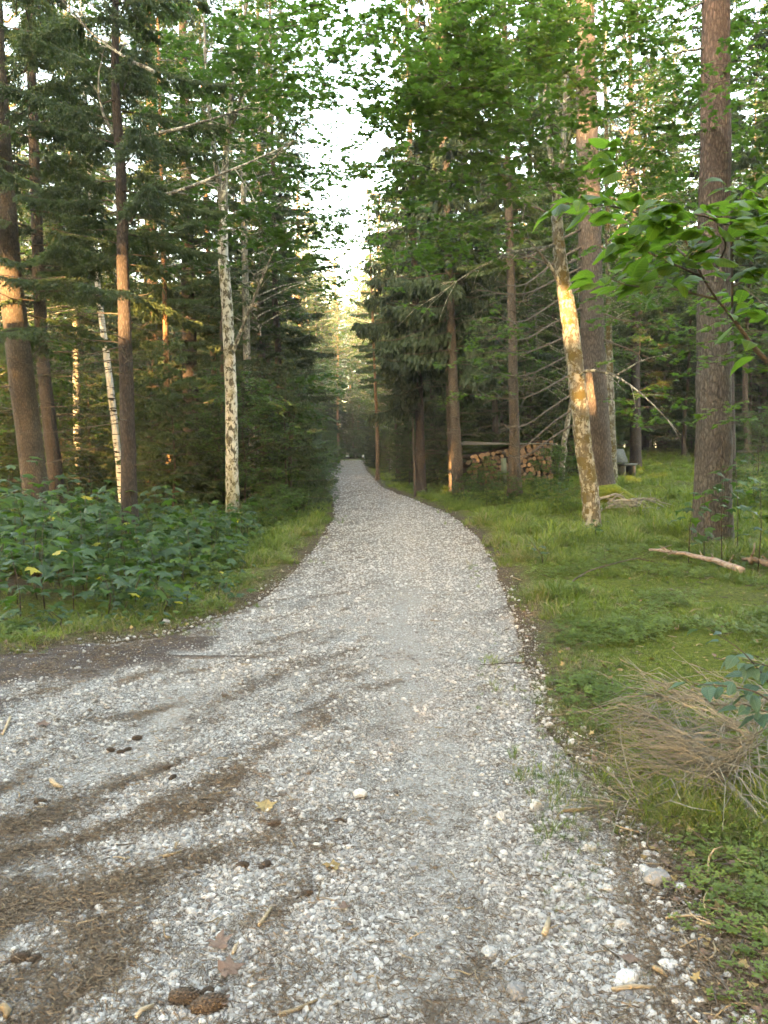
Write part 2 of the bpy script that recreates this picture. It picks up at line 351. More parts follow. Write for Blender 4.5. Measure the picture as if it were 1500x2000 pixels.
def path_mat():
    m, t, p, out = newmat('gravel_path_surface'); n = N(t); geo = n('NewGeometry'); P = geo.outputs['Position']
    al = n('Attribute', attribute_name='litter'); so = n('Attribute', attribute_name='soil'); pk = n('Attribute', attribute_name='packed')
    v1 = n('TexVoronoi', {'Vector': P, 'Scale': 95.0}); v2 = n('TexVoronoi', {'Vector': P, 'Scale': 230.0})
    e1 = n('TexVoronoi', {'Vector': P, 'Scale': 95.0}, feature='DISTANCE_TO_EDGE')
    s1 = n('SeparateColor', {0: v1.outputs['Color']}); s2 = n('SeparateColor', {0: v2.outputs['Color']})
    no = n('TexNoise', {'Vector': P, 'Scale': 3.0, 'Detail': 6.0}); nf = n('TexNoise', {'Vector': P, 'Scale': 60.0, 'Detail': 4.0, 'Roughness': .7})
    peb = n.ramp(s1.outputs[0], [(0, (.09, .08, .07)), (.35, (.19, .175, .16)), (.7, (.34, .32, .295)), (1, (.66, .635, .60))])
    peb2 = n.ramp(s2.outputs[0], [(0, (.11, .10, .088)), (.5, (.24, .225, .21)), (1, (.55, .54, .52))])
    col = n.mix(n.ramp(no.outputs[0], [(.42, (0, 0, 0)), (.6, (1, 1, 1))]), peb, peb2)
    col = n.mix(n.ramp(e1.outputs[0], [(0, (.55, .55, .55)), (.12, (0, 0, 0))]), col, (.11, .095, .08))
    fines = n.ramp(nf.outputs[0], [(.34, (.17, .15, .13)), (.5, (.30, .275, .25)), (.68, (.47, .445, .415))])
    col = n.mix(n.math('MULTIPLY', pk.outputs['Fac'], .85, True), col, fines)
    lit = n.ramp(nf.outputs[0], [(.35, (.045, .032, .024)), (.65, (.15, .105, .078))])
    lf = n.math('MULTIPLY', al.outputs['Fac'], n.ramp(n('TexNoise', {'Vector': P, 'Scale': 26.0, 'Detail': 3.0}).outputs[0], [(.36, (.3, .3, .3)), (.56, (1, 1, 1))]))
    col = n.mix(n.math('MULTIPLY', lf, .82), col, lit)
    col = n.mix(so.outputs['Fac'], col, n.ramp(nf.outputs[0], [(.35, (.055, .043, .038)), (.68, (.12, .095, .085))]))
    t.links.new(col, p.inputs['Base Color']); p.inputs['Roughness'].default_value = .92; p.inputs['Specular IOR Level'].default_value = .15
    hgt = n.math('ADD', n.math('MULTIPLY', v1.outputs['Distance'], -1.2), nf.outputs[0])
    b = n('Bump', {'Height': hgt, 'Strength': .8, 'Distance': .008}); t.links.new(b.outputs[0], p.inputs['Normal'])
    return m
def floor_mat():
    m, t, p, out = newmat('forest_floor_surface'); n = N(t); geo = n('NewGeometry'); P = geo.outputs['Position']
    g = n('Attribute', attribute_name='green')
    n1 = n('TexNoise', {'Vector': P, 'Scale': 1.1, 'Detail': 6.0, 'Roughness': .65}); n2 = n('TexNoise', {'Vector': P, 'Scale': 30.0, 'Detail': 5.0, 'Roughness': .75})
    soil_ = n.ramp(n2.outputs[0], [(.32, (.045, .034, .026)), (.55, (.11, .082, .06)), (.75, (.22, .18, .13))])
    moss_ = n.ramp(n2.outputs[0], [(.3, (.05, .065, .015)), (.55, (.115, .14, .025)), (.75, (.19, .21, .045))])
    f = n.math('ADD', n.math('MULTIPLY', g.outputs['Fac'], 1.0), n.math('MULTIPLY', n.math('SUBTRACT', n1.outputs[0], .5), 1.6), True)
    t.links.new(n.mix(f, soil_, moss_), p.inputs['Base Color']); p.inputs['Roughness'].default_value = .95; p.inputs['Specular IOR Level'].default_value = .1
    b = n('Bump', {'Height': n2.outputs[0], 'Strength': 1.0, 'Distance': .03}); t.links.new(b.outputs[0], p.inputs['Normal'])
    return m
M['path'] = path_mat(); M['floor'] = floor_mat()

# ------------------------------------------------------------------ ground and path
def greenness(x, y):
    d = -sdist(x, y)
    g = ss(0, .5, d) * np.where(x > -.5, ss(16, 9, d - (y - 12) * .1), ss(3.2, 1.2, d))
    return g
ys = np.concatenate([-np.geomspace(.2, 90, 40)[::-1], np.arange(0, 9, .06), np.geomspace(9, 420, 170)])
xs = np.concatenate([-np.geomspace(7, 260, 50)[::-1], np.arange(-6.9, 7, .1), np.geomspace(7, 260, 50)])
gx, gy = np.meshgrid(xs, ys)
sdg = sdist(gx, gy)
gzv = H(gx, gy) + .03 * (fbm(gx * 3, gy * 3, 2, 3) - .5) * ss(0, .4, -sdg) + .035 * ss(0, .35, -sdg) * ss(1.2, .2, -sdg) - .05 * ss(-.06, .12, sdg)
nx, ny = len(xs), len(ys)
ii = (np.arange(ny - 1)[:, None] * nx + np.arange(nx - 1)[None]).ravel()
GF = np.stack([ii, ii + 1, ii + nx + 1, ii + nx], -1)
obj('ground', mesh('ground', np.stack([gx, gy, gzv], -1).reshape(-1, 3), GF, [M['floor']], smooth=True, attrs={'green': greenness(gx, gy)}), kind='structure')
def ground_z(x, y):
    s = sdist(x, y)
    return H(x, y) + .035 * ss(0, .35, -s) * ss(1.2, .2, -s) - .0 * s

LW = np.array(L_); RW = np.array(R_)
def edge_left(y):
    li = [p for p in L_[6:]]
    a = np.array(li); x = np.interp(y, a[:, 1], a[:, 0])
    x = np.where(y < 5.75, -9.5, x)
    return np.where(y < 1.6, np.where(y < 1.0, -3.2, -9.5), x)
def edge_right(y):
    a = np.array([p for p in R_ if p[1] <= 108]); return np.interp(y, a[:, 1], a[:, 0])
prow = np.concatenate([np.linspace(-60, 1.2, 60), np.arange(1.25, 8.2, .03), np.geomspace(8.2, 108, 330)])
NC = 190
xl = edge_left(prow); xr = edge_right(prow)
xl = xl + .10 * (fbm(prow * 2.2, prow * 0 + 3, 4, 3) - .5) * 2; xr = xr + .09 * (fbm(prow * 2.2, prow * 0 + 8, 9, 3) - .5) * 2
tt = np.linspace(0, 1, NC)
PX = xl[:, None] + (xr - xl)[:, None] * tt[None]; PY = np.repeat(prow[:, None], NC, 1)
def path_z(x, y):
    s = sdist(x, y)
    crown = .035 * ss(0, 1.3, s)
    rut = -.02 * np.exp(-((x - (.14 + .012 * y)) / .28) ** 2) - .015 * np.exp(-((x + 1.35) / .3) ** 2) * ss(7, 5, y)
    return H(x, y) + crown + rut + .022 * (fbm(x * 2.5, y * 2.0, 14, 3) - .5) - .012 + .03 * soil(x, y)
PZ = path_z(PX, PY) + .010 * (fbm(PX * 14, PY * 14, 61, 2) - .5) * ss(14, 8, PY)
pi_ = (np.arange(len(prow) - 1)[:, None] * NC + np.arange(NC - 1)[None]).ravel()
PF = np.stack([pi_, pi_ + 1, pi_ + NC + 1, pi_ + NC], -1)
obj('gravel_path', mesh('gravel_path', np.stack([PX, PY, PZ], -1).reshape(-1, 3), PF, [M['path']], smooth=True,
    attrs={'litter': litter(PX, PY), 'soil': soil(PX, PY), 'packed': packed(PX, PY)}), kind='structure')

# ------------------------------------------------------------------ scattering of uncountable stuff (geometry nodes)
def scatter(name, P, rot, scl, idx, sources):
    c = bpy.data.collections.new(name + '_source')
    for k, me in enumerate(sources):
        o = bpy.data.objects.new(f'{name}_{chr(97 + k)}', me); c.objects.link(o)
    P = np.asarray(P, np.float32)
    me = bpy.data.meshes.new(name); me.vertices.add(len(P)); me.vertices.foreach_set('co', P.ravel())
    a = me.attributes.new('rot', 'FLOAT_VECTOR', 'POINT'); a.data.foreach_set('vector', np.asarray(rot, np.float32).ravel())
    a = me.attributes.new('scl', 'FLOAT_VECTOR', 'POINT'); a.data.foreach_set('vector', np.asarray(scl, np.float32).ravel())
    a = me.attributes.new('idx', 'INT', 'POINT'); a.data.foreach_set('value', np.asarray(idx, np.int32).ravel())
    g = bpy.data.node_groups.new(name, 'GeometryNodeTree')
    g.interface.new_socket('Geometry', in_out='INPUT', socket_type='NodeSocketGeometry')
    g.interface.new_socket('Geometry', in_out='OUTPUT', socket_type='NodeSocketGeometry')
    nn = g.nodes; gi = nn.new('NodeGroupInput'); go = nn.new('NodeGroupOutput'); ip = nn.new('GeometryNodeInstanceOnPoints')
    ci = nn.new('GeometryNodeCollectionInfo'); ci.inputs['Collection'].default_value = c
    ci.inputs['Separate Children'].default_value = True; ci.inputs['Reset Children'].default_value = True
    def attr(nm, ty):
        n = nn.new('GeometryNodeInputNamedAttribute'); n.data_type = ty; n.inputs[0].default_value = nm; return n.outputs[0]
    mp = nn.new('GeometryNodeMeshToPoints')
    L = g.links
    L.new(gi.outputs[0], mp.inputs[0]); L.new(mp.outputs[0], ip.inputs['Points']); L.new(ci.outputs[0], ip.inputs['Instance'])
    ip.inputs['Pick Instance'].default_value = True
    L.new(attr('idx', 'INT'), ip.inputs['Instance Index'])
    er = nn.new('FunctionNodeEulerToRotation'); L.new(attr('rot', 'FLOAT_VECTOR'), er.inputs[0]); L.new(er.outputs[0], ip.inputs['Rotation'])
    L.new(attr('scl', 'FLOAT_VECTOR'), ip.inputs['Scale']); L.new(ip.outputs[0], go.inputs[0])
    o = obj(name, me, kind='stuff'); md = o.modifiers.new('scatter', 'NODES'); md.node_group = g
    return o

ICO = None
def ico(sub):
    import bmesh
    bm = bmesh.new(); bmesh.ops.create_icosphere(bm, subdivisions=sub, radius=1)
    V = np.array([v.co[:] for v in bm.verts]); T = np.array([[v.index for v in f.verts] for f in bm.faces]); bm.free(); return V, T
def pebble_mesh(seed, sub=2, mat='stone'):
    r = rng(seed); V, T = ico(sub)
    for _ in range(9):                       # plane cuts make facets
        n = r.normal(size=3); n /= np.linalg.norm(n); d = r.uniform(.62, .92); k = V @ n
        V = V - np.clip(k - d, 0, None)[:, None] * n
    V = V * np.array([1, r.uniform(.65, .95), r.uniform(.45, .75)]) * (1 + .05 * r.normal(size=(len(V), 1)))
    return mesh('pebble', V, None, [M[mat]], T, smooth=False)

def frustum_pts(r, n, y0, y1, xpad=.06, power=1.0):
    """random points on the ground inside the view, denser near the viewer"""
    u = r.random(n); a = y0 ** (1 - power) if power != 1 else None
    y = y0 * (y1 / y0) ** u if power == 1 else (a + u * (y1 ** (1 - power) - a)) ** (1 / (1 - power))
    hw = .5 * y * 1.02 + .35
    return r.uniform(-1, 1, n) * hw, y

def build_gravel():
    r = rng(3)
    src = [pebble_mesh(100 + k, 2 if k < 5 else 1) for k in range(9)]
    # density per m2 falls with distance; sampled with p(y) ~ 1/y (area grows with y)
    x, y = frustum_pts(r, 640000, 1.75, 11, power=1.75)
    s = sdist(x, y)
    lit = litter(x, y); so = soil(x, y); pk = packed(x, y)
    clus = fbm(x * 2.2, y * 2.2, 90, 3)
    keep = (s > -.25) & (r.random(len(x)) < np.clip((1 - .68 * lit - .88 * so - .85 * pk) * (.62 + .65 * ss(.40, .62, fbm(x * 6, y * 5, 93, 3))), .05, 1) * np.where(s < .0, .5 * ss(-.25, 0, s), 1) * (.55 + .9 * ss(.35, .6, clus)) * ss(11, 8, y))
    x, y, s = x[keep], y[keep], s[keep]; n = len(x)
    size = .0025 * (1 + r.pareto(2.5, n)); size = np.clip(size, .0024, .0135) * (1 + .07 * np.clip(y - 2, 0, 8))
    near_edge = ss(.45, .0, s); big = r.random(n) < .006 + .035 * near_edge
    size = np.where(big, size * r.uniform(1.8, 3.6, n), size); size = np.minimum(size, .022)
    z = np.where(s > 0, path_z(x, y), ground_z(x, y) + .005) + size * .12
    rot = np.stack([r.normal(0, .35, n), r.normal(0, .35, n), r.uniform(0, 6.28, n)], -1)
    scl = size[:, None] * r.uniform(.8, 1.2, (n, 3))
    scatter('gravel', np.stack([x, y, z], -1), rot, scl, np.where(size > .012, r.integers(0, 5, n), r.integers(5, 9, n)), src)
    # further pebbles
    x, y = frustum_pts(r, 170000, 7.5, 45, power=1.5); s = sdist(x, y)
    keep = (s > -.1) & (r.random(len(x)) < (1 - .7 * litter(x, y)) * ss(7.5, 11, y) * .6); x, y = x[keep], y[keep]; n = len(x)
    size = r.uniform(.006, .013, n) * (1 + .045 * y)
    rot = np.stack([r.normal(0, .3, n), r.normal(0, .3, n), r.uniform(0, 6.28, n)], -1)
    scatter('distant_gravel', np.stack([x, y, path_z(x, y) + size * .05], -1), rot, size[:, None] * r.uniform(.8, 1.2, (n, 3)), r.integers(0, 4, n), src[5:])
build_gravel()

def twig_src(seed, mat):
    r = rng(seed); b = MB()
    L = 1.0; P = [(0, 0, 0)]; d = 0
    for k in range(4): d += r.normal(0, .35); P.append((P[-1][0] + .25 * math.cos(d), P[-1][1] + .25 * math.sin(d), r.uniform(-.02, .02)))
    b.tube(P, [.03, .032, .028, .022, .012], 4); return b.me('twig', [M[mat]])
def needle_clump(seed):
    r = rng(seed); n = 13; V = []; F = []
    for k in range(n):
        c = r.normal(0, 1.3, 2); a = r.uniform(0, 6.28); L = r.uniform(.22, .55); w_ = .030
        dx, dy = math.cos(a) * L, math.sin(a) * L; nx_, ny_ = -math.sin(a) * w_, math.cos(a) * w_; z = r.uniform(.0, .16)
        V += [(c[0] - dx + nx_, c[1] - dy + ny_, z), (c[0] - dx - nx_, c[1] - dy - ny_, z), (c[0] + dx - nx_, c[1] + dy - ny_, z + r.uniform(-.1, .15)), (c[0] + dx + nx_, c[1] + dy + ny_, z)]
        F.append([4 * k, 4 * k + 1, 4 * k + 2, 4 * k + 3])
    return mesh('needle_clump', V, F, [M['needlelit']])
M['needlelit'] = plain_mat('fallen_needles', (.075, .052, .037), (.25, .18, .12), 8, rnd=.5, bump=0)
def build_litter():
    r = rng(8)
    x, y = frustum_pts(r, 110000, 1.75, 14, power=1.5); s = sdist(x, y); l = litter(x, y)
    keep = (s > -.5) & (r.random(len(x)) < l * .8 + .05 + .25 * (s < .05) * (s > -.35)); x, y, s = x[keep], y[keep], s[keep]; n = len(x)
    z = np.where(s > 0, path_z(x, y), ground_z(x, y)) + .006
    size = r.uniform(.018, .035, n)
    scatter('fallen_needles', np.stack([x, y, z], -1), np.stack([r.normal(0, .1, n), r.normal(0, .1, n), r.uniform(0, 6.28, n)], -1), size[:, None] * np.ones((n, 3)), r.integers(0, 5, n), [needle_clump(200 + k) for k in range(5)])
    x, y = frustum_pts(r, 9000, 1.75, 16, power=1.5); s = sdist(x, y); l = litter(x, y)
    keep = (s > -.6) & (r.random(len(x)) < .10 + .7 * l); x, y, s = x[keep], y[keep], s[keep]; n = len(x)
    z = np.where(s > 0, path_z(x, y), ground_z(x, y)) + .008
    size = r.uniform(.018, .07, n) ; th = r.uniform(.8, 2.0, n)
    scatter('small_twigs', np.stack([x, y, z], -1), np.stack([r.normal(0, .08, n), r.normal(0, .12, n), r.uniform(0, 6.28, n)], -1), np.stack([size, size * th, size * th], -1), r.integers(0, 6, n), [twig_src(300 + k, 'chip' if k < 4 else 'twig') for k in range(6)])
build_litter()

def grass_tuft(seed, n=16, h=.11, w_=.0028, spread=.05, mat='grass'):
    r = rng(seed); V = []; F = []; T = []
    for k in range(n):
        a = r.uniform(0, 6.28); rad = spread * math.sqrt(r.random()); bx, by = rad * math.cos(a), rad * math.sin(a)
        a2 = a + r.normal(0, .8); hh = h * r.uniform(.45, 1.25); lean = r.uniform(.25, 1.1); ww = w_ * r.uniform(.7, 1.4)
        px_, py_ = -math.sin(a2 + r.normal(0, .6)) * ww, math.cos(a2) * ww
        i = len(V)
        for t_ in (0, .45, .8):
            o = lean * hh * t_ ** 1.8; zz = hh * (t_ - .28 * lean * t_ ** 2); f = 1 - .35 * t_
            cx, cy_ = bx + math.cos(a2) * o, by + math.sin(a2) * o
            V += [(cx - px_ * f, cy_ - py_ * f, zz), (cx + px_ * f, cy_ + py_ * f, zz)]
        o = lean * hh * 1.05; V.append((bx + math.cos(a2) * o, by + math.sin(a2) * o, hh * (1 - .33 * lean)))
        F += [(i, i + 1, i + 3, i + 2), (i + 2, i + 3, i + 5, i + 4)]; T.append((i + 4, i + 5, i + 6))
    return mesh('grass_tuft', V, F, [M[mat]], T)
def herb(seed, n=9, h=.06, ls=.022):
    r = rng(seed); V = []; T = []; F = []
    for k in range(n):
        a = r.uniform(0, 6.28); rad = r.uniform(.01, .06); z = h * r.uniform(.3, 1.2); tilt = r.uniform(-.1, .5); s_ = ls * r.uniform(.6, 1.3)
        c = np.array([rad * math.cos(a), rad * math.sin(a), z]); d = np.array([math.cos(a) * math.cos(tilt), math.sin(a) * math.cos(tilt), math.sin(tilt)]); q = np.array([-math.sin(a), math.cos(a), 0])
        for j in range(3):
            an = (j - 1) * 1.9; dd = d * math.cos(an) + q * math.sin(an); qq = np.cross(dd, [0, 0, 1.]); i = len(V)
            V += [c, c + dd * s_ * .55 + qq * s_ * .38, c + dd * s_, c + dd * s_ * .55 - qq * s_ * .38]; F.append((i, i + 1, i + 2, i + 3))
    return mesh('herb', V, F, [M['herb']])
MAPLE_ = np.array([(0, 0), (.16, -.07), (.42, .02), (.27, .25), (.56, .50), (.24, .56), (0, 1.0), (-.24, .56), (-.56, .50), (-.27, .25), (-.42, .02), (-.16, -.07)])
def build_grass():
    r = rng(5)
    src = [grass_tuft(400 + k) for k in range(4)] + [grass_tuft(420 + k, 10, .17, .0034, .03) for k in range(3)] + [grass_tuft(440 + k, 22, .05, .003, .06) for k in range(3)]
    hsrc = [herb(460 + k) for k in range(5)]
    src.append(grass_tuft(470, 9, .15, .0022, .05, 'drygrass'))
    PP = []; RR = []; SS = []; II = []
    for (n, y0, y1, sc, pw) in ((120000, 1.9, 12, 1.0, 1.3), (80000, 10, 50, 1.7, 1.25)):
        x, y = frustum_pts(r, n, y0, y1, power=pw); s = sdist(x, y); d = -s
        cl = fbm(x * 1.6, y * 1.6, 55, 3); right = x > -.4
        p = ss(-.08, .28, d) * (.10 + .95 * ss(.36, .58, cl)) * (.35 + .65 * ss(.32, .5, fbm(x * .8 + 5, y * .8, 166, 4)))
        p = np.where(right, p * ss(26, 12, d) , p * ss(2.6, .9, d) + .05 * (d > .3))
        p = np.where(right & (y < 4.5), np.maximum(p, .42 * ss(.02, .4, d)), p)
        stray = (s > 0) & (s < .35) & (cl > .58); p = np.where(stray, .05, p)
        p = np.where(~right & (y < 6.3) & (d > -.1), np.clip(p, 0, .25) + .02 * (d > 0), p)
        k = r.random(n) < p; x, y, d = x[k], y[k], d[k]; m = len(x)
        ln = fbm(x * .9, y * .9, 66, 3)
        kind = np.where(r.random(m) < .10 + .25 * ss(.5, .65, ln), r.integers(4, 7, m), np.where(r.random(m) < .45, r.integers(7, 10, m), r.integers(0, 4, m)))
        kind = np.where((r.random(m) < .13 + .25 * (d < .5)) & (y < 16), 10, kind)
        size = sc * r.uniform(.5, 1.1, m) * (.45 + .8 * ss(.35, .65, fbm(x * .55, y * .55, 133, 3))) * np.where(x > -.4, .88, 1.0) * (.45 + .55 * ss(0, .5, d)) * (.7 + .6 * ss(.3, .7, ln))
        PP.append(np.stack([x, y, ground_z(x, y) - .005], -1)); RR.append(np.stack([r.normal(0, .12, m), r.normal(0, .12, m), r.uniform(0, 6.28, m)], -1))
        SS.append(size[:, None] * np.ones((m, 3))); II.append(kind)
    scatter('grass', np.concatenate(PP), np.concatenate(RR), np.concatenate(SS), np.concatenate(II), src)
    x, y = frustum_pts(r, 60000, 1.9, 30, power=1.3); d = -sdist(x, y); cl = fbm(x * 1.1, y * 1.1, 155, 3)
    p = ss(.0, .5, d) * ss(.40, .60, cl) * np.where(x > -.4, 1, ss(5, 1, d)); k = r.random(len(x)) < p * np.where(y < 4.5, .22, .75); x, y = x[k], y[k]; m = len(x)
    size = r.uniform(.5, 1.2, m) * (.62 + .38 * ss(3, 7, y)) * (1 + .02 * y)
    scatter('ground_herbs', np.stack([x, y, ground_z(x, y) + .01], -1), np.stack([r.normal(0, .15, m), r.normal(0, .15, m), r.uniform(0, 6.28, m)], -1), size[:, None] * np.ones((m, 3)), r.integers(0, 5, m), hsrc)
    # fallen leaves and twigs lying in the grass
    x, y = frustum_pts(r, 5200, 1.9, 22, power=1.3); d = -sdist(x, y); k = (d > .05) & ((x > 0) | (r.random(len(x)) < .4)); x, y = x[k], y[k]; m = len(x)
    lv = [mesh('fallen_leaf', np.column_stack([np.vstack([MAPLE_, [[0, .4]]]), rng(q).uniform(-.1, .15, len(MAPLE_) + 1)]), None, [M['deadleaf' if q % 2 else 'redleaf']], [(len(MAPLE_), j, (j + 1) % len(MAPLE_)) for j in range(len(MAPLE_))]) for q in range(4)]
    sz = np.where(r.random(m) < .5, r.uniform(.02, .045, m), r.uniform(.05, .16, m)); ix = np.where(sz < .046, r.integers(0, 4, m), r.integers(4, 7, m))
    scatter('ground_litter', np.stack([x, y, ground_z(x, y) + .018], -1), np.stack([r.normal(0, .35, m), r.normal(0, .2, m), r.uniform(0, 6.28, m)], -1), sz[:, None] * np.ones((m, 3)), ix, lv + [twig_src(340 + q, 'twig' if q else 'chip') for q in range(3)])
    # sparse low ground cover under the trees on the left
    x, y = frustum_pts(r, 26000, 9, 45, power=1.2); d = -sdist(x, y)
    k = (d > .8) & (r.random(len(x)) < .5) & ((x < 0) | (y > 23 + 5 * (x > 5))); x, y = x[k], y[k]; m = len(x); size = r.uniform(1.2, 3.2, m)
    scatter('undergrowth', np.stack([x, y, ground_z(x, y)], -1), np.stack([r.normal(0, .2, m), r.normal(0, .2, m), r.uniform(0, 6.28, m)], -1), size[:, None] * np.ones((m, 3)), r.integers(0, 5, m), hsrc)
build_grass()

# ------------------------------------------------------------------ leaves
MAPLE = np.array([(0, 0), (.16, -.07), (.42, .02), (.27, .25), (.56, .50), (.24, .56), (.10, .72), (0, 1.0), (-.10, .72), (-.24, .56), (-.56, .50), (-.27, .25), (-.42, .02), (-.16, -.07)])
SMALL = np.array([(0, 0), (.42, .02), (.24, .28), (.56, .55), (.18, .60), (0, 1), (-.18, .60), (-.56, .55), (-.24, .28), (-.42, .02)])
OVATE = np.array([(0, 0), (.20, .12), (.31, .34), (.29, .58), (.15, .84), (0, 1.0), (-.15, .84), (-.29, .58), (-.31, .34), (-.20, .12)])
def leaf_single(tpl, mat, fold=.22, curl=.15, sub=False):
    ctr = np.array([[0, .4]]); P = np.vstack([tpl, ctr]); n = len(tpl)
    z = -fold * abs(P[:, 0]) - curl * (P[:, 1] - .35) ** 2 + np.where(np.arange(n + 1) == n, .03, 0)
    V = np.column_stack([P, z]); T = [(n, k, (k + 1) % n) for k in range(n)]
    V = np.vstack([V, [[0, 0, 0], [-.012, -.35, .05], [.012, -.35, .05]]]); T.append((n + 1, n + 2, n + 3))
    return mesh('leaf', V, None, [M[mat]], T, smooth=False)
LEAF = {k: leaf_single(*v) for k, v in dict(maple=(MAPLE, 'sapling'), maple_yellow=(MAPLE, 'yellow'), ovate=(OVATE, 'beech'), ovate_blue=(OVATE, 'bluegreen'), maple_light=(MAPLE, 'maple')).items()}
LEAFV = {}
for _k, (_t, _m) in dict(maple=(MAPLE, 'sapling'), ovate=(OVATE, 'beech'), ovate_blue=(OVATE, 'bluegreen'), maple_light=(MAPLE, 'maple'), maple_yellow=(MAPLE, 'yellow')).items():
    LEAFV[_k] = [leaf_single(_t * [sx_, 1] + rng(i_).normal(0, .018, _t.shape), _m, f_, c_) for i_, (sx_, f_, c_) in enumerate([(1, .22, .15), (.9, .45, .5), (1.08, .05, .8), (.85, .7, .25), (1, -.2, .45)])]
def pick(k, r_): return LEAFV[k][int(r_.integers(0, 5))]
def leaf_cloud(r, P, size, tpl=SMALL, tilt=.45, aim=None, droop=.2):
    """many leaves at points P as triangles; returns V, T"""
    n = len(P); size = np.broadcast_to(size, (n,))
    az = r.uniform(0, 2 * math.pi, n) if aim is None else aim + r.normal(0, .7, n)
    pt = r.normal(-droop, tilt, n); rl = r.normal(0, tilt, n)
    d = np.stack([np.cos(az) * np.cos(pt), np.sin(az) * np.cos(pt), np.sin(pt)], -1)
    q = np.stack([-np.sin(az), np.cos(az), np.zeros(n)], -1); up = np.cross(d, q)
    q2 = q * np.cos(rl)[:, None] + up * np.sin(rl)[:, None]; up2 = np.cross(d, q2)
    k = len(tpl); C = np.vstack([tpl, [[0, .42]]]); zf = -.18 * abs(C[:, 0]); zf[-1] = .04
    V = P[:, None] + size[:, None, None] * (C[None, :, 0, None] * q2[:, None] + C[None, :, 1, None] * d[:, None] + zf[None, :, None] * up2[:, None])
    b = (np.arange(n) * (k + 1))[:, None]; j = np.arange(k)[None]
    T = np.stack([b + k + 0 * j, b + j, b + (j + 1) % k], -1).reshape(-1, 3)
    return V.reshape(-1, 3), T
def spray(r, b, c, az, L, n, size, tpl=SMALL, m=0, wood=1):
    """a flat spray: one twig with side twigs and leaves set along them"""
    d = np.array([math.cos(az), math.sin(az), r.uniform(-.25, .15)]); q = np.array([-math.sin(az), math.cos(az), 0])
    t_ = r.random(n) ** .8; sg = r.choice([-1, 1], n); w_ = r.random(n) * L * .42 * (1.1 - t_)
    dz = -.18 * L * t_ ** 2 - .15 * w_
    P = c + d * (t_ * L)[:, None] + q * (sg * w_)[:, None] + np.array([0, 0, 1.]) * dz[:, None] + r.normal(0, .018, (n, 3))
    V, T = leaf_cloud(r, P, size * r.uniform(.55, 1.15, n), tpl, .28, aim=az + sg * .75, droop=.22); b.add(V, None, T, m)
    b.tube([c, c + d * L * .5 + [0, 0, -.045 * L], c + d * L + [0, 0, -.18 * L]], [.006, .004, .002], 3, wood, cap=False)
    for k in range(3):
        tt_ = .2 + .22 * k; s_ = 1 if k % 2 else -1; p0 = c + d * L * tt_ + [0, 0, -.18 * L * tt_ ** 2]; b.tube([p0, p0 + (d * .5 + q * s_) * L * .3 + [0, 0, -.04 * L]], [.003, .0015], 3, wood, cap=False)
def diamonds(P, D, L, W, r):
    """needle sprays: folded diamonds from P along D"""
    n = len(P); D = D / (np.linalg.norm(D, axis=1)[:, None] + 1e-9)
    a = np.cross(D, r.normal(size=(n, 3))); a /= np.linalg.norm(a, axis=1)[:, None] + 1e-9
    V = np.stack([P, P + D * (L * .4)[:, None] + a * W[:, None], P + D * L[:, None], P + D * (L * .45)[:, None] - a * W[:, None]], 1)
    F = np.arange(n * 4).reshape(n, 4); return V.reshape(-1, 3), F

# ------------------------------------------------------------------ crowns
def spruce_crown(seed, Ht, base, R, per_m=5.5, droop=.35, hang=.6, step=.032, mats=('spruce', 'wood_dark', 'twig'), dead_from=None, wide=.020, shape=.85, zmax=99):
    r = rng(seed); b = MB(); nb = int((Ht - base) * per_m)
    for i in range(nb):
        u = (i + r.random()) / nb; z0 = base + (Ht - base) * u
        if z0 > zmax: continue
        az = i * 2.4 + r.normal(0, .5)
        L = R * ((1 - u) ** shape * (.75 + .25 * min(1, u * 8)) * r.uniform(.6, 1.12)) + .18
        o = np.array([math.cos(az), math.sin(az), 0]); sd = np.array([-math.sin(az), math.cos(az), 0])
        dr = droop * r.uniform(.6, 1.4) * (1 - .7 * u); up = .25 * u
        def ax(s): return o * (L * s)[:, None] + sd * (L * .06 * np.sin(s * 3 + i))[:, None] + np.array([0, 0, 1.]) * (z0 + L * ((.12 + up) * s - dr * s ** 1.6 + dr * .45 * s ** 4))[:, None]
        sA = np.linspace(0, 1, 5); b.tube(ax(sA), .006 + .014 * L / 2.4 * (1 - sA * .85), 3, 1, cap=False)
        nt_ = max(6, int(L / (step * 1.25)) * 2)
        s = .12 + .88 * r.random(nt_) ** .8; p = ax(s); sg = np.where(np.arange(nt_) % 2, 1, -1)
        l = (.10 + .34 * L ** .7 * (1.02 - s) ** .6) * r.uniform(.6, 1.15, nt_)
        td = o * .62 + (sd[None] * (sg * .78)[:, None]) + np.array([0, 0, -1.]) * (.12 + hang * .5 * r.random(nt_))[:, None]
        td /= np.linalg.norm(td, axis=1)[:, None]
        m = np.maximum(2, (l / step).astype(int)); tot = m.sum()
        I = np.repeat(np.arange(nt_), m); t_ = r.random(tot)
        pp = p[I] + td[I] * (l[I] * t_)[:, None] - np.array([0, 0, 1.]) * (hang * .25 * l[I] * t_ ** 2)[:, None]
        dd = td[I] * .8 + r.normal(0, .45, (tot, 3)) + np.array([0, 0, -hang])
        V, F = diamonds(pp, dd, r.uniform(.05, .12, tot) * (1 + .6 * hang) * (wide / .022) ** .5, r.uniform(.6, 1.2, tot) * wide, r)
        b.add(V, F, None, 0)
    if dead_from is not None:
        for i in range(int((base + 1.5 - dead_from) * 5)):
            z0 = r.uniform(dead_from, base + 1.5); az = r.uniform(0, 6.28); L = R * r.uniform(.25, .75)
            bare_branch(b, r, (0, 0, z0), az, L, .012, 2, sub=5)
    return b.me('spruce_crown', [M[k] for k in mats])
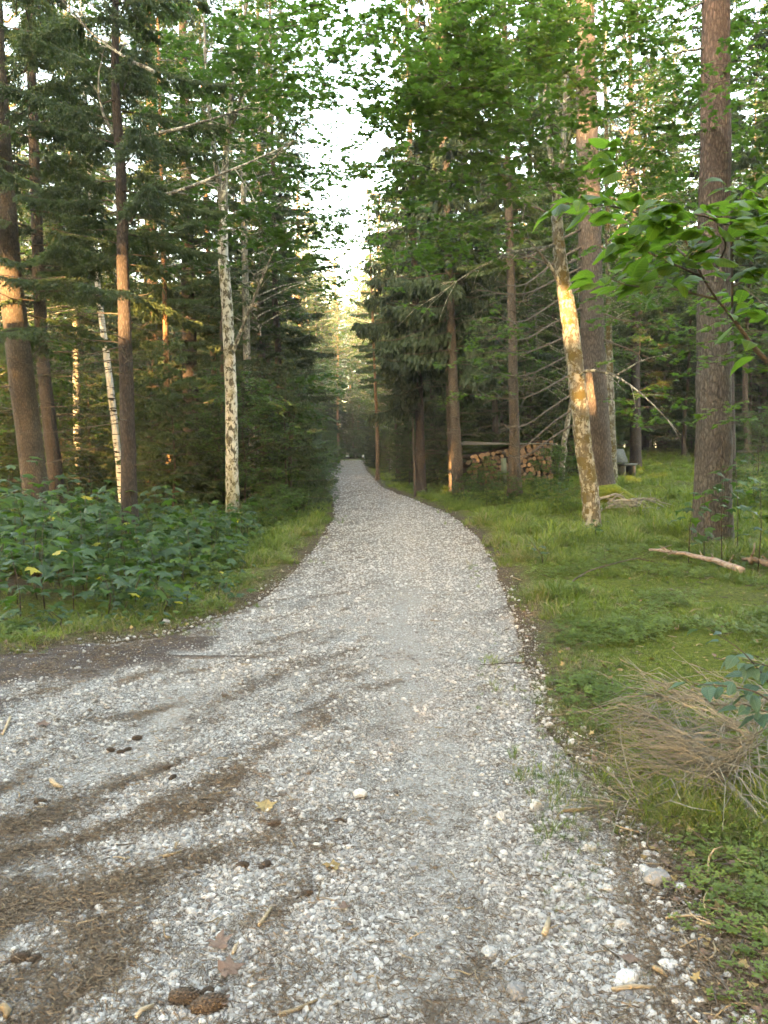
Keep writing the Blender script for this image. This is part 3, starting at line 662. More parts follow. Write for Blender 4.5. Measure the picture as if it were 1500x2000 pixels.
def bare_branch(b, r, p0, az, L, rad, m=0, sub=5, droop=.35, rise=.15):
    o = np.array([math.cos(az), math.sin(az), 0]); sd = np.array([-math.sin(az), math.cos(az), 0]); s = np.linspace(0, 1, 7)
    wob = np.cumsum(r.normal(0, .05, 7)) * L * .3
    P = np.asarray(p0) + o * (L * s)[:, None] + sd * wob[:, None] + np.array([0, 0, 1.]) * (L * (rise * s - droop * s ** 2 + droop * .9 * s ** 3.2))[:, None]
    b.tube(P, rad * (1 - .85 * s), 4, m, cap=False)
    for k in range(sub):
        t_ = r.uniform(.25, .95); j = min(int(t_ * 6), 5); q = P[j] + (P[j + 1] - P[j]) * (t_ * 6 - j)
        d = o * .7 + sd * r.choice([-1, 1]) * r.uniform(.4, .9) + np.array([0, 0, r.uniform(-.35, .1)]); l = L * r.uniform(.12, .35)
        b.tube([q, q + d * l * .5 + [0, 0, -.02], q + d * l + [0, 0, r.uniform(-.08, .03)]], [rad * .35, rad * .25, rad * .1], 3, m, cap=False)
def pine_crown(seed, Ht, base, R):
    r = rng(seed); b = MB()
    for i in range(34):
        u = (i + r.random()) / 34; z0 = base + (Ht - base) * u; az = i * 2.4 + r.normal(0, .4); L = R * (1 - .55 * u) * r.uniform(.6, 1.15)
        o = np.array([math.cos(az), math.sin(az), 0]); sd = np.array([-math.sin(az), math.cos(az), 0]); s = np.linspace(0, 1, 6)
        P = np.array([0, 0, z0]) + o * (L * s)[:, None] + sd * (np.cumsum(r.normal(0, .12, 6)))[:, None] + np.array([0, 0, 1.]) * (L * (.15 * s + .2 * s ** 2 * r.uniform(-.6, 1)))[:, None]
        b.tube(P, .05 * (1 - .8 * s) * R / 2.5, 4, 1, cap=False)
        nc = int(16 * L / 2); t_ = .35 + .65 * r.random(nc); C = P[np.minimum((t_ * 5).astype(int), 4)] + r.normal(0, .25, (nc, 3)) * [1, 1, .5]
        k = 34; CC = np.repeat(C, k, 0); D = r.normal(size=(nc * k, 3)) + [0, 0, .4]
        V, F = diamonds(CC + D * .05, D, r.uniform(.14, .24, nc * k), np.full(nc * k, .011), r); b.add(V, F, None, 0)
    return b.me('pine_crown', [M['pine'], M['bark_orange']])
def broad_crown(seed, Ht, base, R, nl=5200, size=.13, mats=('maple', 'wood_grey')):
    r = rng(seed); b = MB(); per = 150; k = nl // per
    for i in range(k):
        u = (i + r.random()) / k; z0 = base + (Ht - base) * u * .8; az = i * 2.4 + r.normal(0, .5); L = R * (.5 + math.sin(math.pi * min(1, u * .9 + .12)) * .6) * r.uniform(.6, 1.1)
        o = np.array([math.cos(az), math.sin(az), 0]); s = np.linspace(0, 1, 6); sd = np.array([-math.sin(az), math.cos(az), 0])
        P = np.array([0, 0, z0]) + o * (L * s)[:, None] + sd * np.cumsum(r.normal(0, .1, 6))[:, None] + np.array([0, 0, 1.]) * (L * (.55 * s - .2 * s ** 2))[:, None]
        b.tube(P, .026 * R / 3.2 * (1 - .85 * s), 4, 1, cap=False)
        for q_ in range(per // 15):
            t_ = .25 + .75 * (q_ + r.random()) / (per // 15); c_ = P[min(int(t_ * 5), 4)] * (1 - (t_ * 5) % 1) + P[min(int(t_ * 5) + 1, 5)] * ((t_ * 5) % 1)
            spray(r, b, c_ + r.normal(0, .08, 3), az + r.choice([-1, 1]) * r.uniform(.2, 1.3), min(.9, .35 * R) * r.uniform(.6, 1.2), 15, size)
    return b.me('broad_crown', [M[k_] for k_ in mats])
def trunk_mesh(seed, Ht, rad, mat, k=12, n=40, flare=1.45, wob=.02, pts=None, bump=.05, tip=.12):
    r = rng(seed); b = MB(); s = np.linspace(0, 1, n) ** 1.25
    if pts is None:
        P = np.stack([np.cumsum(r.normal(0, wob, n)) * 1, np.cumsum(r.normal(0, wob, n)), Ht * s - .15], -1); P[:, :2] -= P[0, :2]
    else: P = pts
    z = P[:, 2] - P[0, 2]
    R = rad * (1 - (1 - tip) * np.clip(z / Ht, 0, 1) ** .9) * (1 + (flare - 1) * np.exp(-z / .32))
    b.tube(P, R, k, 0, rg=r, bump=bump); return b.me('trunk', [M[mat]], smooth=True)

CR = {}
CR['tall'] = spruce_crown(1, 23, 2.8, 2.8, 5.6, hang=.5, dead_from=1.0)
CR['tall_bare'] = spruce_crown(2, 22, 5.2, 2.5, 5.8, hang=.6, dead_from=.8)
CR['hanging'] = spruce_crown(3, 20, 2.6, 2.3, 6, droop=.6, hang=1.7, mats=('spruce_dark', 'wood_dark', 'twig'), dead_from=.6, wide=.024)
CR['mid'] = spruce_crown(4, 12, .9, 2.1, 7, hang=.6)
CR['tall_fine'] = spruce_crown(14, 23, 2.8, 2.7, 5.2, hang=.55, step=.020, wide=.0105, zmax=14, dead_from=1.2)
CR['tall_light'] = spruce_crown(11, 23, 2.8, 2.9, 4.2, hang=.5, step=.10, wide=.06)
CR['hanging_light'] = spruce_crown(12, 20, 2.6, 2.4, 4.4, droop=.6, hang=1.2, step=.10, wide=.06)
CR['young'] = spruce_crown(5, 4.2, .12, 1.25, 14, droop=.25, hang=.35, wide=.018)
CR['pine'] = pine_crown(6, 22, 11, 3.2)
CR['broad'] = broad_crown(7, 14, 3, 3.2, 11000, .115)
CR['broad_low'] = broad_crown(8, 4.5, .5, 1.5, 5400, .085, ('maple', 'wood_dark'))
CR['shrub'] = broad_crown(9, 1.5, .1, .7, 1650, .07, ('maple', 'wood_dark'))
TR = {'tall': trunk_mesh(21, 23, .19, 'bark_red'), 'tall_bare': trunk_mesh(22, 22, .16, 'bark_brown'), 'hanging': trunk_mesh(23, 20, .17, 'bark_red'),
      'mid': trunk_mesh(24, 12, .11, 'bark_brown'), 'young': trunk_mesh(25, 4.2, .035, 'bark_brown', 6, 10), 'pine': trunk_mesh(26, 22, .21, 'bark_orange', tip=.25),
      'broad': trunk_mesh(27, 13, .12, 'bark_grey', wob=.05), 'broad_low': trunk_mesh(28, 4.2, .03, 'bark_brown', 6, 12, wob=.04), 'shrub': trunk_mesh(29, 1.3, .012, 'wood_dark', 5, 6)}

# sun corridors: bark patches that the low sun reaches through gaps in the forest behind the camera
PATCH = [(pix(22, 590, 13.6), .42), (pix(241, 600, 11.6), .45), (pix(1110, 610, 14.4), .27), (pix(1163, 770, 19.8), .36), (pix(200, 620, 27), .3), (pix(415, 680, 24), .3), (pix(330, 900, 22), .3), (pix(1240, 745, 16), .22), (pix(884, 890, 25), .16), (pix(12, 560, 13.6), .35), (pix(242, 545, 11.6), .3),(pix(1150, 760, 14.0), .18)]
PATCH += [(pix(50, 200, 21), 1.5), (pix(120, 380, 24), 1.0), (pix(780, 170, 27), 1.1), (pix(300, 90, 30), .9), (pix(690, 640, 64), 2.8), (pix(670, 540, 62), 2.2), (pix(20, 90, 19), 1.0), (pix(1220, 480, 34), .8)]
PATCH = [(Vector(p), r_) for p, r_ in PATCH]
SD = np.array(SUN_DIR)
def corridor_hit(x, y, crown_r, top):
    for p, r_ in PATCH:
        q = np.array([x, y]) - np.array(p)[:2]; d2 = SD[:2] / np.linalg.norm(SD[:2]); along = q @ d2
        if along < .3: continue
        if abs(q[0] * d2[1] - q[1] * d2[0]) < crown_r + r_ and p.z + along * math.tan(SUN_EL) < top + .5: return True
    return False
def cull_mesh(me, mw):
    nv = len(me.vertices); V = np.empty(nv * 3, np.float32); me.vertices.foreach_get('co', V); V = V.reshape(-1, 3)
    W = V @ np.array(mw)[:3, :3].T + np.array(mw)[:3, 3]
    kill = np.zeros(nv, bool)
    for p, r_ in PATCH:
        q = W - np.array(p); al = q @ SD; dist = np.linalg.norm(q - al[:, None] * SD, axis=1); kill |= (dist < r_) & (al > .25)
    if not kill.any(): return me
    nl = len(me.loops); npoly = len(me.polygons)
    li = np.empty(nl, np.int32); me.loops.foreach_get('vertex_index', li)
    ls = np.empty(npoly, np.int32); me.polygons.foreach_get('loop_start', ls); lt = np.empty(npoly, np.int32); me.polygons.foreach_get('loop_total', lt)
    mi = np.empty(npoly, np.int32); me.polygons.foreach_get('material_index', mi)
    bad = np.add.reduceat(kill[li].astype(int), ls) > 0
    Q = (lt == 4) & ~bad; T3 = (lt == 3) & ~bad
    F = np.stack([li[ls[Q] + k] for k in range(4)], -1) if Q.any() else None
    T = np.stack([li[ls[T3] + k] for k in range(3)], -1) if T3.any() else None
    used = np.zeros(nv, bool)
    if F is not None: used[F.ravel()] = True
    if T is not None: used[T.ravel()] = True
    rm = np.cumsum(used) - 1
    return mesh(me.name + '_gap', V[used], rm[F] if F is not None else None, list(me.materials), rm[T] if T is not None else None, mi[Q], False, None, mi[T3])

KIND = {'tall': ('spruce_tree', 'spruce tree', 'tall spruce with green boughs and thin dead lower twigs in the forest', 'tall spruces deep in the forest'),
        'tall_bare': ('spruce_tree', 'spruce tree', 'slender spruce with a long bare trunk and dead twigs in the forest', 'bare-stemmed spruces deep in the forest'),
        'hanging': ('spruce_tree', 'spruce tree', 'dark spruce with limp hanging boughs in the forest', 'dark drooping spruces in the forest'),
        'mid': ('spruce_tree', 'spruce tree', 'half-grown spruce with boughs down to the ground among the trunks', 'half-grown spruces under the tall trees'),
        'young': ('young_spruce', 'young spruce', 'young bushy spruce growing on the shaded forest floor', 'young spruces on the forest floor'),
        'pine': ('pine_tree', 'pine tree', 'tall pine with an orange trunk and a high open crown', 'pines with orange trunks'),
        'broad': ('maple_tree', 'maple tree', 'grey-stemmed broadleaf tree with layered green leaves in the forest', 'broadleaf trees between the spruces'),
        'broad_low': ('broadleaf_sapling', 'sapling', 'slim leafy sapling standing under the spruces', 'leafy saplings under the spruces'),
        'shrub': ('leafy_shrub', 'shrub', 'low leafy shrub with small green leaves at the forest edge', 'low leafy shrubs at the forest edge')}
for _k in ('tall', 'hanging'): TR[_k + '_light'] = TR[_k]
CRAD = {'tall_fine': 2.7, 'tall': 2.7, 'tall_bare': 2.4, 'hanging': 2.3, 'mid': 2.1, 'young': 1.2, 'pine': 3.2, 'broad': 3.2, 'broad_low': 1.5, 'shrub': .7}
CHT = {'tall_fine': 23, 'tall': 23, 'tall_bare': 22, 'hanging': 20, 'mid': 12, 'young': 4.2, 'pine': 22, 'broad': 14, 'broad_low': 4.5, 'shrub': 1.5}
NOTRUNK = []          # (x, y, r) kept clear
ncull = [0]
def tree(kind, x, y, sc=1.0, rz=0.0, label=None, group=None, trunk=True, crown_dz=0.0, tilt=(0, 0), light=False):
    nm, cat, lb, gr = KIND[kind]
    t = thing(nm, label or lb, cat, (x, y, gz(x, y)), (tilt[0], tilt[1], rz), sc, group if label else gr)
    cm = CR[{'tall': 'tall_light', 'tall_bare': 'tall_light', 'hanging': 'hanging_light', 'mid': 'tall_light' if 0 else 'mid'}.get(kind, kind) if light else kind]
    if corridor_hit(x, y, CRAD[kind] * sc, CHT[kind] * sc):
        mw = Matrix.Translation((x, y, gz(x, y) + crown_dz)) @ Euler((tilt[0], tilt[1], rz)).to_matrix().to_4x4() @ Matrix.Scale(sc, 4)
        c2 = cull_mesh(cm, mw)
        if c2 is not cm: ncull[0] += 1
        cm = c2
    obj('crown', cm, t, (0, 0, crown_dz / sc))
    if trunk: obj('trunk', TR[kind], t)
    return t

# ------------------------------------------------------------------ named trees at their places
def px_trunk(pts, Y, rad_px, k=14, n=46, mat='bark_red', seed=1, flare=1.35, extend=12, bump=.05, origin=None):
    """trunk through image points [(px,py)...] at depth Y(s); rad_px widths in photo pixels at those points"""
    Ys = Y if isinstance(Y, (list, tuple)) else [Y] * len(pts)
    P = np.array([pix(p[0], p[1], yy) for p, yy in zip(pts, Ys)]); R = np.array([w_ / 2 / 1500 * yy for w_, yy in zip(rad_px, Ys)])
    P0 = P[0].copy(); P0[2] = gz(P0[0], P0[1]) - .12 if P0[2] < 2 else P0[2]
    P[0] = P0
    if extend:
        d = P[-1] - P[-2]; d /= np.linalg.norm(d); P = np.vstack([P, P[-1] + d * extend]); R = np.append(R, R[-1] * .35)
    t = np.concatenate([[0], np.cumsum(np.linalg.norm(np.diff(P, axis=0), axis=1))]); tn = t[-1] * np.linspace(0, 1, n) ** 1.15
    # smooth interpolation
    Q = np.stack([np.interp(tn, t, P[:, c]) for c in range(3)], -1); RR = np.interp(tn, t, R)
    K = np.array([.25, .5, .25])
    for _ in range(2):
        for c in range(3): Q[1:-1, c] = np.convolve(Q[:, c], K, 'valid')
    if flare > 1: RR = RR * (1 + (flare - 1) * np.exp(-tn / .25))
    o = P0 if origin is None else origin
    r = rng(seed); Q[1:-1, :2] += r.normal(0, .004, (n - 2, 2))
    b = MB(); b.tube(Q - o, RR, k, 0, rg=r, bump=bump)
    return b.me('trunk', [M[mat]], smooth=True), P0, Q, RR

def parts_branches(t, o, specs, mat='twig', name='dead_branch', seed=0):
    """specs: list of polylines of image points with depth: ([(px,py,Y)...], radius_px)"""
    for i, (pl, rp) in enumerate(specs):
        r = rng(seed * 100 + i); P = np.array([pix(*q) for q in pl])
        tt_ = np.linspace(0, 1, 12); s0 = np.linspace(0, 1, len(P)); Q = np.stack([np.interp(tt_, s0, P[:, c]) for c in range(3)], -1)
        for _ in range(2):
            for c in range(3): Q[1:-1, c] = np.convolve(Q[:, c], [.25, .5, .25], 'valid')
        Q[1:] += r.normal(0, .004, (11, 3)); rad = rp / 2 / 1500 * pl[0][2]
        b = MB(); b.tube(Q - o, rad * (1 - .8 * tt_), 6, 0)
        L = np.linalg.norm(Q[-1] - Q[0])
        for k in range(int(3 + L * 3)):
            j = r.integers(3, 11); d = (Q[j] - Q[j - 1]); d /= np.linalg.norm(d) + 1e-9
            d = d + r.normal(0, .5, 3) + [0, 0, -.1]; l = L * r.uniform(.06, .18)
            q = Q[j] - o; b.tube([q, q + d * l * .6, q + d * l + [0, 0, -l * .15]], [rad * .3, rad * .2, rad * .08], 3, 0, cap=False)
        obj(name, b.me(name, [M[mat]]), t)
def rnd_dead(t, r, n, z0, z1, R, rad=.010, mat='twig', az=None):
    for i in range(n):
        b = MB(); bare_branch(b, r, (0, 0, 0), 0, R * r.uniform(.4, 1.1), rad, 0, sub=7, droop=r.uniform(.1, .5), rise=r.uniform(-.1, .3))
        a = r.uniform(0, 6.28) if az is None else r.normal(az, .6)
        obj('dead_branch', b.me('dead_branch', [M[mat]]), t, (0, 0, r.uniform(z0, z1)), (0, 0, a))

def add_crown(t, kind, o, sc, dz=0, rz=0.0):
    mw = Matrix.Translation((o[0], o[1], o[2] + dz)) @ Euler((0, 0, rz)).to_matrix().to_4x4() @ Matrix.Scale(sc, 4)
    cm = cull_mesh(CR[kind], mw) if corridor_hit(o[0], o[1], CRAD[kind] * sc, CHT[kind] * sc) else CR[kind]
    return obj('crown', cm, t, (0, 0, dz), (0, 0, rz), sc)

def named(name, label, cat, pts, Y, wpx, mat, seed, crown=None, csc=1, cdz=0, dead=None, group=None, **kw):
    me, o, Q, RR = px_trunk(pts, Y, wpx, mat=mat, seed=seed, **kw)
    t = thing(name, label, cat, o, group=group); obj('trunk', me, t)
    if crown: add_crown(t, crown, o, csc, cdz, seed * 1.3)
    if dead: rnd_dead(t, rng(seed + 900), *dead)
    NOTRUNK.append((o[0], o[1], .9)); return t, o

yb = lambda px, py: at(px, py)[1]
# left side
t, o = named('spruce_tree', 'thick leaning spruce trunk at the far left edge with an orange sunlit band', 'spruce tree',
      [(82, 1048), (62, 900), (38, 700), (25, 590), (8, 350), (-5, 100)], 13.6, [52, 47, 46, 43, 33, 27], 'bark_brown', 31, crown='tall_fine', csc=.90, cdz=1.0, dead=(7, 1.2, 4.4, 1.8, .011))
t, o = named('spruce_tree', 'thin dark spruce stem close behind the thick leaning trunk at the left', 'spruce tree',
      [(118, 1015), (100, 850), (82, 700), (70, 400), (60, 100)], 16.5, [30, 26, 24, 20, 16], 'bark_red', 32, crown='tall_bare', csc=.9, dead=(8, 1.5, 5, 1.6, .008))
t, o = named('pine_tree', 'straight red-brown conifer trunk rising from the maple seedlings, sunlit orange at mid height', 'pine tree',
      [(257, 1085), (252, 950), (246, 700), (241, 560), (236, 300), (222, 180), (226, 0)], 11.6, [36, 30, 26, 23, 19, 15, 12], 'bark_red', 33, crown='tall_fine', csc=.72, cdz=1.8, dead=(10, 1.3, 5.0, 1.5, .009), flare=1.15)
parts_branches(t, o, [([(238, 280, 11.6), (330, 255, 11.2), (420, 232, 10.8), (490, 205, 10.5)], 8), ([(245, 400, 11.6), (360, 372, 11), (470, 325, 10.6), (570, 280, 10.3)], 9),
    ([(222, 265, 11.6), (195, 210, 11.5), (190, 150, 11.4), (205, 90, 11.3)], 7), ([(300, 140, 10.5), (240, 110, 11), (170, 60, 11.3), (112, -10, 11.5)], 8)], 'wood_grey', 'limb', 1)
t, o = named('birch_tree', 'slim white birch stem leaning left behind the red-brown trunk', 'birch tree',
      [(240, 985), (232, 900), (216, 760), (196, 600), (182, 480), (168, 200)], 18.5, [14, 13, 13, 11, 9, 7], 'bark_birch', 34, extend=3, flare=1.1, crown='broad', csc=.8, cdz=3)
t, o = named('maple_tree', 'grey maple with white lichen above a mossy brown foot, left of the path', 'maple tree',
      [(455, 1032), (453, 900), (451, 760), (445, 620), (434, 480), (438, 400)], 15.3, [28, 25, 23, 22, 20, 17], 'bark_maple_white', 35, extend=0, flare=1.15)
MAPLE_L = (t, o)
parts_branches(t, o, [([(436, 430, 15.3), (440, 300, 15.3), (452, 180, 15.3), (472, 50, 15.2), (500, -60, 15)], 15), ([(436, 430, 15.3), (424, 330, 15.5), (408, 230, 15.8), (400, 90, 16), (398, -60, 16)], 13),
    ([(448, 700, 15.3), (475, 640, 15), (500, 570, 14.8), (530, 500, 14.5), (556, 440, 14.2)], 9), ([(450, 260, 15.3), (475, 170, 15), (505, 90, 14.7), (550, 20, 14.3)], 9),
    ([(440, 450, 15.3), (520, 450, 14.6), (600, 445, 14)], 5)], 'wood_grey', 'limb', 2)
def px_leaves(t, o, clusters, seed, size, mat='maple', tpl=SMALL, name='crown'):
    r = rng(seed); b = MB()
    for (px_, py_, Y, rx, rz_, n) in clusters:
        c = pix(px_, py_, Y); f = Y / 1500
        nl = max(2, int(n * 1.6) // 26)                       # layered sprays
        for k in range(nl):
            cc = c + r.normal(0, 1, 3) * [rx * f * .5, rx * f * .45, rz_ * f * .5]; m = 26
            spray(r, b, cc - o, r.uniform(0, 6.28), r.uniform(.45, .85), m, size, tpl)
    return obj(name, b.me(name, [M[mat], M['wood_dark']]), t)
px_leaves(*MAPLE_L, [(500, 80, 14, 120, 90, 700), (590, 150, 13, 90, 110, 360), (430, 180, 15, 120, 120, 500), (560, 330, 14, 90, 60, 330), (520, 440, 14.2, 120, 45, 620), (600, 500, 14, 60, 45, 260), (640, 50, 12, 80, 60, 200), (300, 60, 15, 120, 80, 300), (480, 250, 15, 90, 90, 300)], 71, .115)
t, o = named('conifer_sapling', 'thin dark sapling trunk with a small leafy top left of the far path', 'sapling',
      [(565, 955), (567, 880), (570, 830), (560, 790), (545, 760)], 20.5, [8, 8, 7, 5, 3], 'wood_dark', 36, extend=0, flare=1.1)
t.name = 'maple_sapling'
parts_branches(t, o, [([(570, 840, 20.5), (578, 790, 20.5), (590, 750, 20.5)], 4), ([(568, 800, 20.5), (540, 775, 20.3), (515, 770, 20)], 3)], 'wood_dark', 'limb', 3)
px_leaves(t, o, [(560, 800, 20.5, 60, 40, 520), (590, 760, 20.5, 50, 25, 260), (510, 790, 20, 45, 40, 300)], 72, .14)
t, o = named('spruce_tree', 'sunlit ochre stem between the red-brown trunk and the lichened maple', 'spruce tree', [(335, 985), (330, 880), (326, 760), (322, 600)], 22, [14, 13, 11, 9], 'bark_orange', 37, crown='tall_bare', csc=.8)
t, o = named('spruce_tree', 'broad dark trunk half hidden by boughs left of the lichened maple', 'spruce tree', [(380, 975), (374, 850), (370, 700), (366, 500)], 24.5, [36, 31, 29, 24], 'bark_red', 38, crown='tall', csc=1.0)
t, o = named('spruce_tree', 'narrow tan stem just left of the lichened maple', 'spruce tree', [(432, 960), (424, 800), (412, 640), (405, 450)], 26, [12, 11, 10, 8], 'bark_orange', 39, crown='tall_bare', csc=.85)
t, o = named('maple_tree', 'smooth grey trunk right behind the lichened maple', 'maple tree', [(508, 950), (492, 840), (482, 700), (478, 480)], 24, [20, 17, 15, 12], 'bark_grey', 40, crown='broad', csc=1.0, cdz=2)
t, o = named('spruce_tree', 'thin stem with patchy bark behind the far left trunks', 'spruce tree', [(160, 965), (150, 850), (148, 650), (140, 400)], 23, [15, 14, 12, 9], 'bark_grey', 41, crown='tall_bare', csc=.85)
t, o = named('pine_tree', 'pine whose orange upper trunk shows high behind the spruce boughs', 'pine tree', [(300, 950), (298, 600), (295, 300), (292, 80)], 30, [22, 20, 18, 17], 'bark_orange', 42, crown='pine', csc=1.0)
# right side
t, o = named('pine_tree', 'thick pine on the right with grey plated bark turning red higher up', 'pine tree',
      [(1391, 1082), (1392, 960), (1394, 800), (1394, 600), (1396, 350), (1398, 100), (1400, -50)], 12.0, [76, 70, 64, 60, 56, 51, 48], 'bark_pine', 51, n=70, k=24, flare=1.12, bump=.09, crown='pine', csc=1.0, extend=10)
parts_branches(t, o, [([(1375, 95, 12), (1340, 100, 11.8), (1315, 106, 11.6)], 6), ([(1373, 5, 12), (1340, 20, 11.8), (1312, 38, 11.6)], 6), ([(1370, 290, 12), (1310, 300, 11.8), (1230, 280, 11.6)], 3)], 'wood_grey', 'dead_branch', 4)
PINE_R = (t, o)
t, o = named('maple_tree', 'leaning maple crusted with pale lichen and yellow moss right of the path', 'maple tree',
      [(1158, 1042), (1152, 960), (1138, 860), (1126, 740), (1112, 620), (1098, 540), (1090, 460), (1086, 400)], 14.5, [36, 34, 33, 33, 32, 27, 22, 20], 'bark_maple', 52, n=60, extend=0, flare=1.1, bump=.10)
MAPLE_R = (t, o)
parts_branches(t, o, [([(1087, 410, 14.5), (1080, 330, 14.4), (1066, 230, 14.3), (1062, 100, 14.3), (1056, -40, 14)], 14), ([(1088, 410, 14.5), (1096, 330, 14.5), (1104, 230, 14.5), (1106, 120, 14.5), (1114, -40, 14.5)], 15),
    ([(1088, 390, 14.5), (1066, 350, 14.2), (1035, 300, 13.6), (985, 250, 13), (962, 220, 12.6)], 10), ([(1100, 565, 14.5), (1075, 520, 14.2), (1040, 475, 14), (1000, 440, 13.7)], 9),
    ([(1102, 235, 14.5), (1130, 210, 14.4), (1150, 195, 14.3)], 9), ([(1104, 200, 14.5), (1170, 150, 14), (1215, 80, 13.6), (1262, -10, 13.2)], 9), ([(1085, 480, 14.5), (1000, 490, 13.5), (900, 540, 12.5), (840, 590, 12)], 5),
    ([(1125, 735, 14.5), (1150, 720, 14), (1200, 730, 13.5), (1260, 770, 13), (1330, 850, 12.6)], 7), ([(1200, 735, 13.5), (1260, 700, 13.2), (1320, 690, 13)], 4)], 'wood_grey', 'limb', 5)
px_leaves(*MAPLE_R, [(790, 130, 11, 150, 100, 620), (930, 110, 11.5, 150, 100, 900), (1020, 60, 12, 130, 80, 700), (870, 220, 11, 140, 60, 620), (980, 200, 11.6, 130, 70, 650), (790, 270, 11.5, 110, 90, 330), (1150, 50, 13, 120, 70, 560),
    (730, 60, 10, 90, 80, 200), (900, 340, 12, 150, 60, 560), (740, 350, 13, 70, 90, 260), (670, 30, 9.5, 90, 60, 130), (1250, 60, 13, 100, 80, 480), (1200, 190, 13.5, 130, 60, 520), (850, 20, 11, 150, 40, 380), (1420, 60, 13, 110, 80, 420), (1080, 150, 12.5, 90, 90, 360), (880, 110, 12.5, 130, 90, 420), (1480, 330, 12, 70, 90, 300), (1330, 120, 13.5, 90, 90, 360), (840, 440, 13.5, 110, 60, 420), (780, 500, 15, 70, 60, 260),
    (1230, 330, 14, 110, 60, 480), (1300, 250, 14, 90, 70, 420), (1460, 200, 11, 80, 130, 420), (1060, 330, 13, 90, 60, 300), (940, 450, 13, 90, 60, 300), (1280, 440, 15, 90, 60, 360), (1240, 560, 16, 80, 60, 320), (980, 650, 19, 80, 60, 320), (930, 730, 21, 70, 50, 300), (1300, 650, 17, 80, 70, 300), (1470, 680, 9, 50, 110, 260), (1260, 800, 17, 90, 50, 260)], 73, .105)
t, o = named('pine_tree', 'massive dark-barked pine directly behind the leaning lichened maple', 'pine tree',
      [(1172, 985), (1168, 900), (1160, 740), (1154, 550), (1148, 300), (1144, 80), (1142, -50)], 19.8, [62, 52, 47, 44, 40, 35, 32], 'bark_pine_dark', 53, n=70, k=20, bump=.09, flare=1.2, crown='pine', csc=1.1, extend=8)
parts_branches(t, o, [([(1140, a, 19.8), (1090, a + 25, 19), (1020, a + 35 + da, 18), (960 + e, a + 20 + da, 17.2)], 5) for a, da, e in
    ((445, 30, 0), (480, 50, 10), (520, 25, -30), (560, 40, 20), (600, 35, -10), (640, 20, 5), (680, 25, 0), (720, 30, -30), (760, 45, 10), (790, 55, 30), (820, 45, 20), (500, -40, 0), (400, -40, -20))]
    + [([(1170, a, 19.8), (1210, a + 15, 19), (1270, a + da, 18.5)], 4) for a, da in ((560, 30), (610, 20), (480, -10), (660, 40), (330, 5))], 'twig', 'dead_branch', 6)
t, o = named('spruce_tree', 'slim brown spruce with bare dead branches beside the woodpile', 'spruce tree',
      [(1006, 962), (1004, 850), (1002, 700), (998, 550), (993, 380), (990, 250)], 21.5, [28, 20, 18, 16, 14, 11], 'bark_brown', 54, crown='tall_bare', csc=.9, cdz=1.5, dead=(14, 1.2, 7, 1.9, .009))
t, o = named('spruce_tree', 'brown spruce with long hanging dark boughs left of the woodpile', 'spruce tree', [(896, 935), (889, 830), (883, 700), (878, 550)], 24.5, [24, 19, 18, 15], 'bark_brown', 55, crown='hanging', csc=1.1, cdz=1.2, dead=(8, 1.5, 5, 1.5, .008))
t, o = named('spruce_tree', 'second thinner stem beside the brown spruce with hanging boughs', 'spruce tree', [(884, 930), (879, 830), (875, 700)], 26.5, [14, 12, 11], 'bark_brown', 56, crown='hanging', csc=.9, cdz=3)
t, o = named('spruce_tree', 'dark reddish trunk in the shade left of the woodpile', 'spruce tree', [(822, 925), (820, 820), (816, 700)], 28, [22, 17, 15], 'bark_red', 57, crown='hanging', csc=1.1, cdz=.6)
t, o = named('dead_spruce', 'thin pale dead stem right of the bend in the far path', 'spruce tree', [(738, 914), (737, 850), (733, 750)], 38, [8, 7, 5], 'bark_orange', 58, crown='mid', csc=.8, cdz=4)
t, o = named('dead_spruce', 'short spindly dead stem with side twigs before the dark trunk', 'spruce tree', [(811, 935), (808, 880), (806, 815)], 25, [6, 4, 2], 'bark_brown', 59, extend=0, flare=1, dead=(8, .6, 1.9, .5, .004))
t, o = named('spruce_tree', 'dark straight trunk on the rise behind the bench', 'spruce tree', [(1243, 872), (1241, 760), (1238, 560)], 32, [22, 18, 15], 'bark_red', 60, crown='tall_bare', csc=1)
t, o = named('maple_tree', 'thin lichened stem right beside the massive dark pine', 'maple tree', [(1198, 935), (1194, 830), (1190, 700), (1188, 560)], 22.5, [18, 16, 13, 10], 'bark_maple', 61, crown='broad', csc=.9, cdz=2)
t, o = named('spruce_tree', 'dark trunk showing between the lichened maple and the woodpile', 'spruce tree', [(1122, 900), (1118, 760), (1114, 600)], 29, [22, 18, 16], 'bark_red', 62, crown='tall', csc=1)
t, o = named('spruce_tree', 'shaded trunk close behind the thick pine on the right', 'spruce tree', [(1425, 930), (1422, 760), (1420, 500)], 22, [26, 22, 19], 'bark_red', 63, crown='tall_bare', csc=1, dead=(6, 1.5, 5, 1.5, .008))

